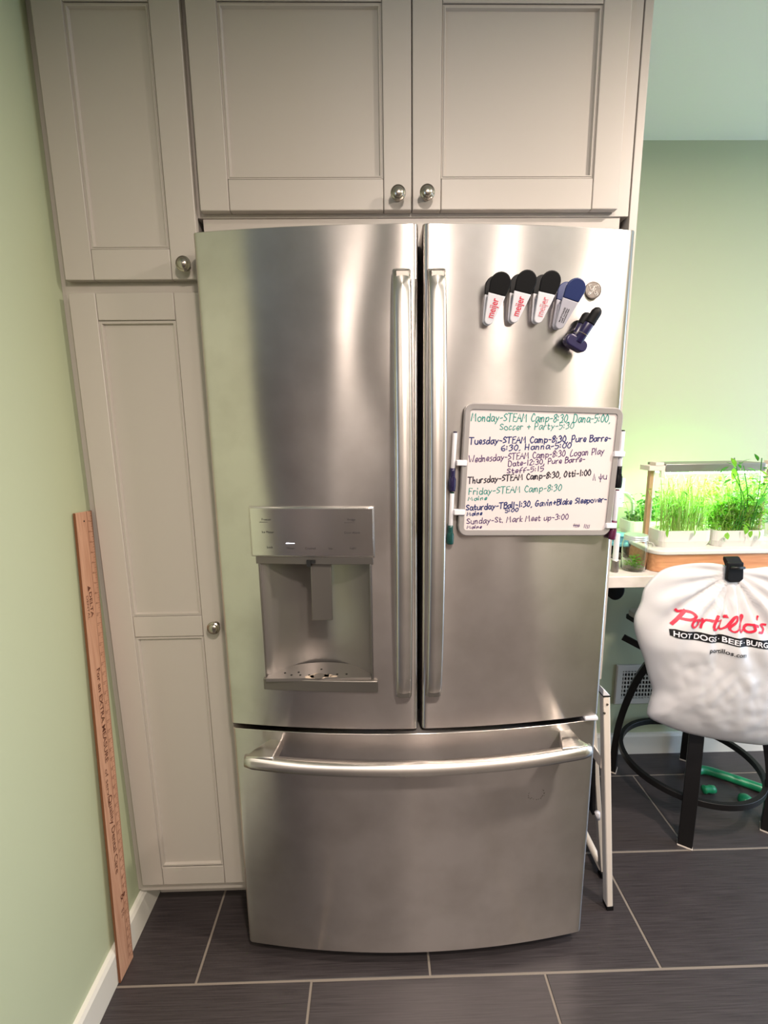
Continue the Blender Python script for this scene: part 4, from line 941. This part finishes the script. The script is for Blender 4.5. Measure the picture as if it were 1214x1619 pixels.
# ================================================================== BAG AND CLIP
outl = [(1.047, 0.990), (0.985, 1.000), (0.910, 0.997), (0.845, 0.980), (0.800, 0.930), (0.790, 0.880), (0.775, 0.830), (0.785, 0.775), (0.815, 0.700), (0.835, 0.640), (0.852, 0.590), (0.845, 0.540), (0.848, 0.500),
        (0.905, 0.468), (0.96, 0.445), (1.02, 0.428), (1.09, 0.412), (1.17, 0.398), (1.235, 0.392), (1.29, 0.415), (1.315, 0.50), (1.325, 0.62), (1.335, 0.75), (1.325, 0.86), (1.295, 0.935), (1.235, 0.975), (1.170, 0.985), (1.10, 0.980)]
ob = smooth_pts([(x, z, 0) for x, z in outl], 5, closed=True); NA = len(ob); bc = Vector((1.05, 0.70, 0)); NR = 44; BY = 1.315
clipP = Vector((1.050, 0.975, 0))
def bag_y(p, rho, front):
    thick = (0.070 if front else 0.040)*(1-rho**2.6)**0.6
    top = max(0.0, min(1.0, (0.97-p.y)/0.22)); thick *= 0.28+0.72*top
    dlt = p-clipP; rad = dlt.length+1e-4; ang = math.atan2(dlt.x, -dlt.y)
    fold = 0.0095*math.sin(ang*17+2.2*math.sin(rad*9))*math.exp(-((rad-0.12)/0.15)**2)*min(1, rad/0.05)
    fold += 0.007*math.sin(ang*9+1)*math.exp(-rad/0.25)*min(1, rad/0.05)
    q = Vector((p.x*7, p.y*6, 2.0 if front else 9.0))
    msk = 1.0 - 0.75*math.exp(-((p.y-0.79)/0.075)**4)
    wr_ = msk*(0.007*noise.noise(q) + 0.0055*abs(noise.noise(q*2.3)) - 0.007*abs(noise.noise(Vector((p.x*9+p.y*6, p.y*3-p.x*4, 5)))) + 0.0025*noise.noise(q*5.5))
    e = (1-rho**6)
    return BY + (-1 if front else 1)*(thick + (fold+wr_)*e)
bm = bmesh.new(); cf = bm.verts.new((bc.x, bag_y(bc, 0, True), bc.y)); cb = bm.verts.new((bc.x, bag_y(bc, 0, False), bc.y))
rf, rb = [], []
for k in range(1, NR+1):
    rho = (k/NR)**0.85; row_f, row_b = [], []
    for i in range(NA):
        p = bc+(ob[i]-bc)*rho
        if k == NR: v = bm.verts.new((p.x, BY, p.y)); row_f.append(v); row_b.append(v)
        else: row_f.append(bm.verts.new((p.x, bag_y(p, rho, True), p.y))); row_b.append(bm.verts.new((p.x, bag_y(p, rho, False), p.y)))
    rf.append(row_f); rb.append(row_b)
for i in range(NA):
    j = (i+1) % NA; bm.faces.new((cf, rf[0][j], rf[0][i])); bm.faces.new((cb, rb[0][i], rb[0][j]))
    for k in range(NR-1):
        bm.faces.new((rf[k][i], rf[k][j], rf[k+1][j], rf[k+1][i])); bm.faces.new((rb[k][i], rb[k+1][i], rb[k+1][j], rb[k][j]))
bmesh.ops.recalc_face_normals(bm, faces=bm.faces)
bvh = BVHTree.FromBMesh(bm)
BAG = thing('carrier_bag', 'bulging white plastic carrier bag with red and black print hanging from the counter edge', 'bag', (1.05, 1.33, 0.40))
sk = part('bag_skin', bm, M_bag, BAG, smooth=True)
def on_bag(x, z, lift):
    h = bvh.ray_cast(Vector((x, 0.8, z)), Vector((0, 1, 0)))
    y = h[0].y if h[0] is not None else BY
    return Vector((x, y-lift, z))
# band
def band(xa, za, xb, zb, h, lift, m, name='printed_band', nu=60, nv=4):
    bm = bmesh.new(); rows = []
    for i in range(nu+1):
        t_ = i/nu; x = xa+(xb-xa)*t_; z = za+(zb-za)*t_; ins = 0.0035*max(0, 1-i/2.0)
        rows.append([bm.verts.new(on_bag(x, z-h/2+ins+(h-2*ins)*j/nv, lift)) for j in range(nv+1)])
    for a, c in zip(rows, rows[1:]):
        for j in range(nv): bm.faces.new((a[j], c[j], c[j+1], a[j+1]))
    return part(name, bm, m, sk)
def bag_text(s, xa, za, xb, zb, size, m, lift, bold=0.0003, shear=0.0):
    me = text_mesh(s, size, bold=bold, shear=shear); xs = [v.co.x for v in me.vertices]; x0_, w = min(xs), max(xs)-min(xs)
    b = bmesh.new(); b.from_mesh(me); bpy.data.meshes.remove(me)
    sc = math.hypot(xb-xa, zb-za)/w; ang = math.atan2(zb-za, xb-xa)
    bmesh.ops.triangulate(b, faces=b.faces); bmesh.ops.subdivide_edges(b, edges=[e for e in b.edges if e.calc_length() > 0.006], cuts=1)
    for v in b.verts:
        u, vv = (v.co.x-x0_)*sc, v.co.y
        v.co = on_bag(xa+u*math.cos(ang)-vv*math.sin(ang), za+u*math.sin(ang)+vv*math.cos(ang), lift)
    return part('lettering', b, m, sk)
band(0.8590, 0.8040, 1.300, 0.7480, 0.0235, 0.0020, M_blk)
bag_text('HOT DOGS \u00b7 BEEF \u00b7 BURGERS \u00b7 SALADS', 0.8660, 0.7955, 1.275, 0.7435, 0.0205, M_wplast, 0.0040, bold=0.0004)
bag_text('portillos.com', 0.966, 0.7500, 1.072, 0.7345, 0.0185, M_blk, 0.0028, bold=0.0002)
# brush-script name
bm = bmesh.new()
def scr(P, w):
    pts = smooth_pts([Vector((x, z, 0)) for x, z in P], 5)
    # shear and place: unit = metres/100 along a baseline that drops to the right
    def place(p):
        u = p.x*0.01; v = p.y*0.01; ca, sa = 0.992, -0.118
        x = 0.8680+(u*ca*1.17-v*sa); z = 0.8260+(u*sa+v*ca); return on_bag(x+0.0, z, 0.0022)
    ribbon(bm, pts, w, place)
scr([(0.0, 0.2), (1.6, 2.4), (2.9, 4.2)], 0.85); scr([(0.6, 4.3), (1.3, 3.8), (2.6, 4.1), (4.3, 4.1), (5.0, 3.1), (3.9, 2.2), (1.9, 2.0)], 0.7)
scr([(5.8, 2.4), (4.6, 1.9), (4.2, 0.7), (5.0, 0.0), (6.0, 1.0), (5.8, 2.3), (6.6, 1.9)], 0.62)
scr([(6.9, 2.5), (7.3, 2.2), (6.9, 0.1)], 0.65); scr([(7.0, 0.9), (8.0, 2.2), (9.2, 2.3)], 0.6)
scr([(10.5, 3.9), (9.6, 1.0), (10.1, 0.0), (11.4, 0.9)], 0.65); scr([(8.9, 2.5), (11.2, 2.6)], 0.45)
scr([(12.2, 2.5), (11.6, 0.7), (12.2, 0.0), (13.4, 1.0), (14.5, 3.9), (15.1, 4.4), (14.9, 3.0), (13.8, 0.8), (14.4, 0.0), (15.5, 1.0), (16.7, 3.9), (17.3, 4.5), (17.2, 3.2), (16.1, 0.9), (16.7, 0.0), (17.9, 0.9)], 0.48)
scr([(13.0, 3.6), (13.3, 3.7)], 0.85)
scr([(19.6, 2.4), (18.3, 2.0), (17.8, 0.7), (18.8, 0.0), (20.0, 1.0), (19.7, 2.3), (21.0, 1.9)], 0.65)
scr([(21.6, 4.4), (21.3, 3.6)], 0.5); scr([(23.4, 2.3), (22.3, 2.1), (22.9, 1.1), (22.2, 0.2), (21.2, 0.4)], 0.6)
part('script_lettering', bm, M_red, sk)
# big binder clip
t = thing('binder_clip', 'large black clip holding the white bag to the counter edge', 'clip', (1.052, 1.30, 0.97))
yt = on_bag(1.052, 0.955, 0).y
b = bmesh.new(); prism(b, [(yt-0.010, 1.004), (yt+0.006, 1.018), (yt+0.014, 1.018), (yt+0.014, 1.008), (yt+0.012, 1.006), (yt+0.002, 0.992)], 1.028, 1.072, 'X'); part('top_flap', b, M_blk, t, bevel=0.002)
b = bmesh.new()
pts = [(1.026, 1.006), (1.074, 1.006), (1.077, 0.955), (1.066, 0.946), (1.036, 0.946), (1.025, 0.955)]
prism(b, pts, -0.006, 0.003, 'Y')
for v in b.verts: v.co.y += yt-0.006-0.010*max(0, (1.0-v.co.z)/0.05)*0.3
part('front_jaw', b, M_blk, t, bevel=0.004, seg=3)
b = bmesh.new(); tube(b, [(1.030, yt-0.020, 0.992), (1.070, yt-0.020, 0.992)], 0.004, 10); part('spring_bar', b, M_blkmetal, t, smooth=True)

# ================================================================== GREEN TOY TRACK / TUBE
t = thing('green_tube', 'bright green flexible plastic tube lying on the floor tiles under the stool', 'tube', (1.35, 1.6, 0))
b = bmesh.new(); pts = smooth_pts([(1.235, 1.62, 0.018), (1.31, 1.655, 0.019), (1.38, 1.62, 0.018), (1.46, 1.56, 0.018), (1.55, 1.49, 0.018), (1.60, 1.42, 0.018), (1.56, 1.37, 0.018), (1.46, 1.385, 0.018), (1.38, 1.43, 0.018)], 10)
tube(b, pts, 0.0165, 14, scales=[1.0+0.025*(i % 2) for i in range(len(pts))]); part('hose', b, M_hose, t, smooth=True)
o = part('green_toy', smooth_pts and lathe(bmesh.new(), [(0.0, 0.0), (0.014, 0.001), (0.016, 0.008), (0.013, 0.016), (0.016, 0.03), (0.014, 0.045), (0, 0.048)], (1.245, 1.555, 0.0165), 'X', 16), M_hose, None, (1.26, 1.555, 0), smooth=True)
tag(o, 'short green plastic connector behind the front stool leg', 'toy')
o = part('green_toy', lathe(bmesh.new(), [(0.020, 0.0005), (0.024, 0.008), (0.022, 0.022), (0.012, 0.030), (0, 0.031)], (1.372, 1.505, 0), 'Z', 20), M_hose, None, (1.372, 1.505, 0), smooth=True)
tag(o, 'small round green cap on the floor inside the stool foot ring', 'toy')
# assumed ceiling lamps, out of view, that give the room light
for x, y, r in ASSUMED_LAMPS:
    t = thing('assumed_ceiling_lamp', 'assumed round recessed downlight trim ' + ('in the ceiling in front of the counter' if y > 0 else 'in the ceiling above the camera' if y > -1 else ('behind the camera on the counter side' if x > 0 else 'behind the camera on the pantry side')), 'lamp', (x, y, ZC))
    part('rim', ring(bmesh.new(), (x, y, ZC-0.012), r, [(-0.011, -0.006), (0.011, -0.006), (0.011, 0.006), (-0.011, 0.006)]), M_white, t)
t = thing('fill_light_frame', 'large square frame added around the fill light, out of view behind the camera', 'lamp', (1.3, -0.9, ZC))  # made-up fixture frame around the added fill light
for x0, x1, y0, y1 in ((0.17, 0.20, -2.03, 0.23), (2.40, 2.43, -2.03, 0.23), (0.20, 2.40, -2.03, -2.00), (0.20, 2.40, 0.20, 0.23)):
    part('rim', B(x0, x1, y0, y1, 2.335, 2.366), M_white, t, bevel=0.002)
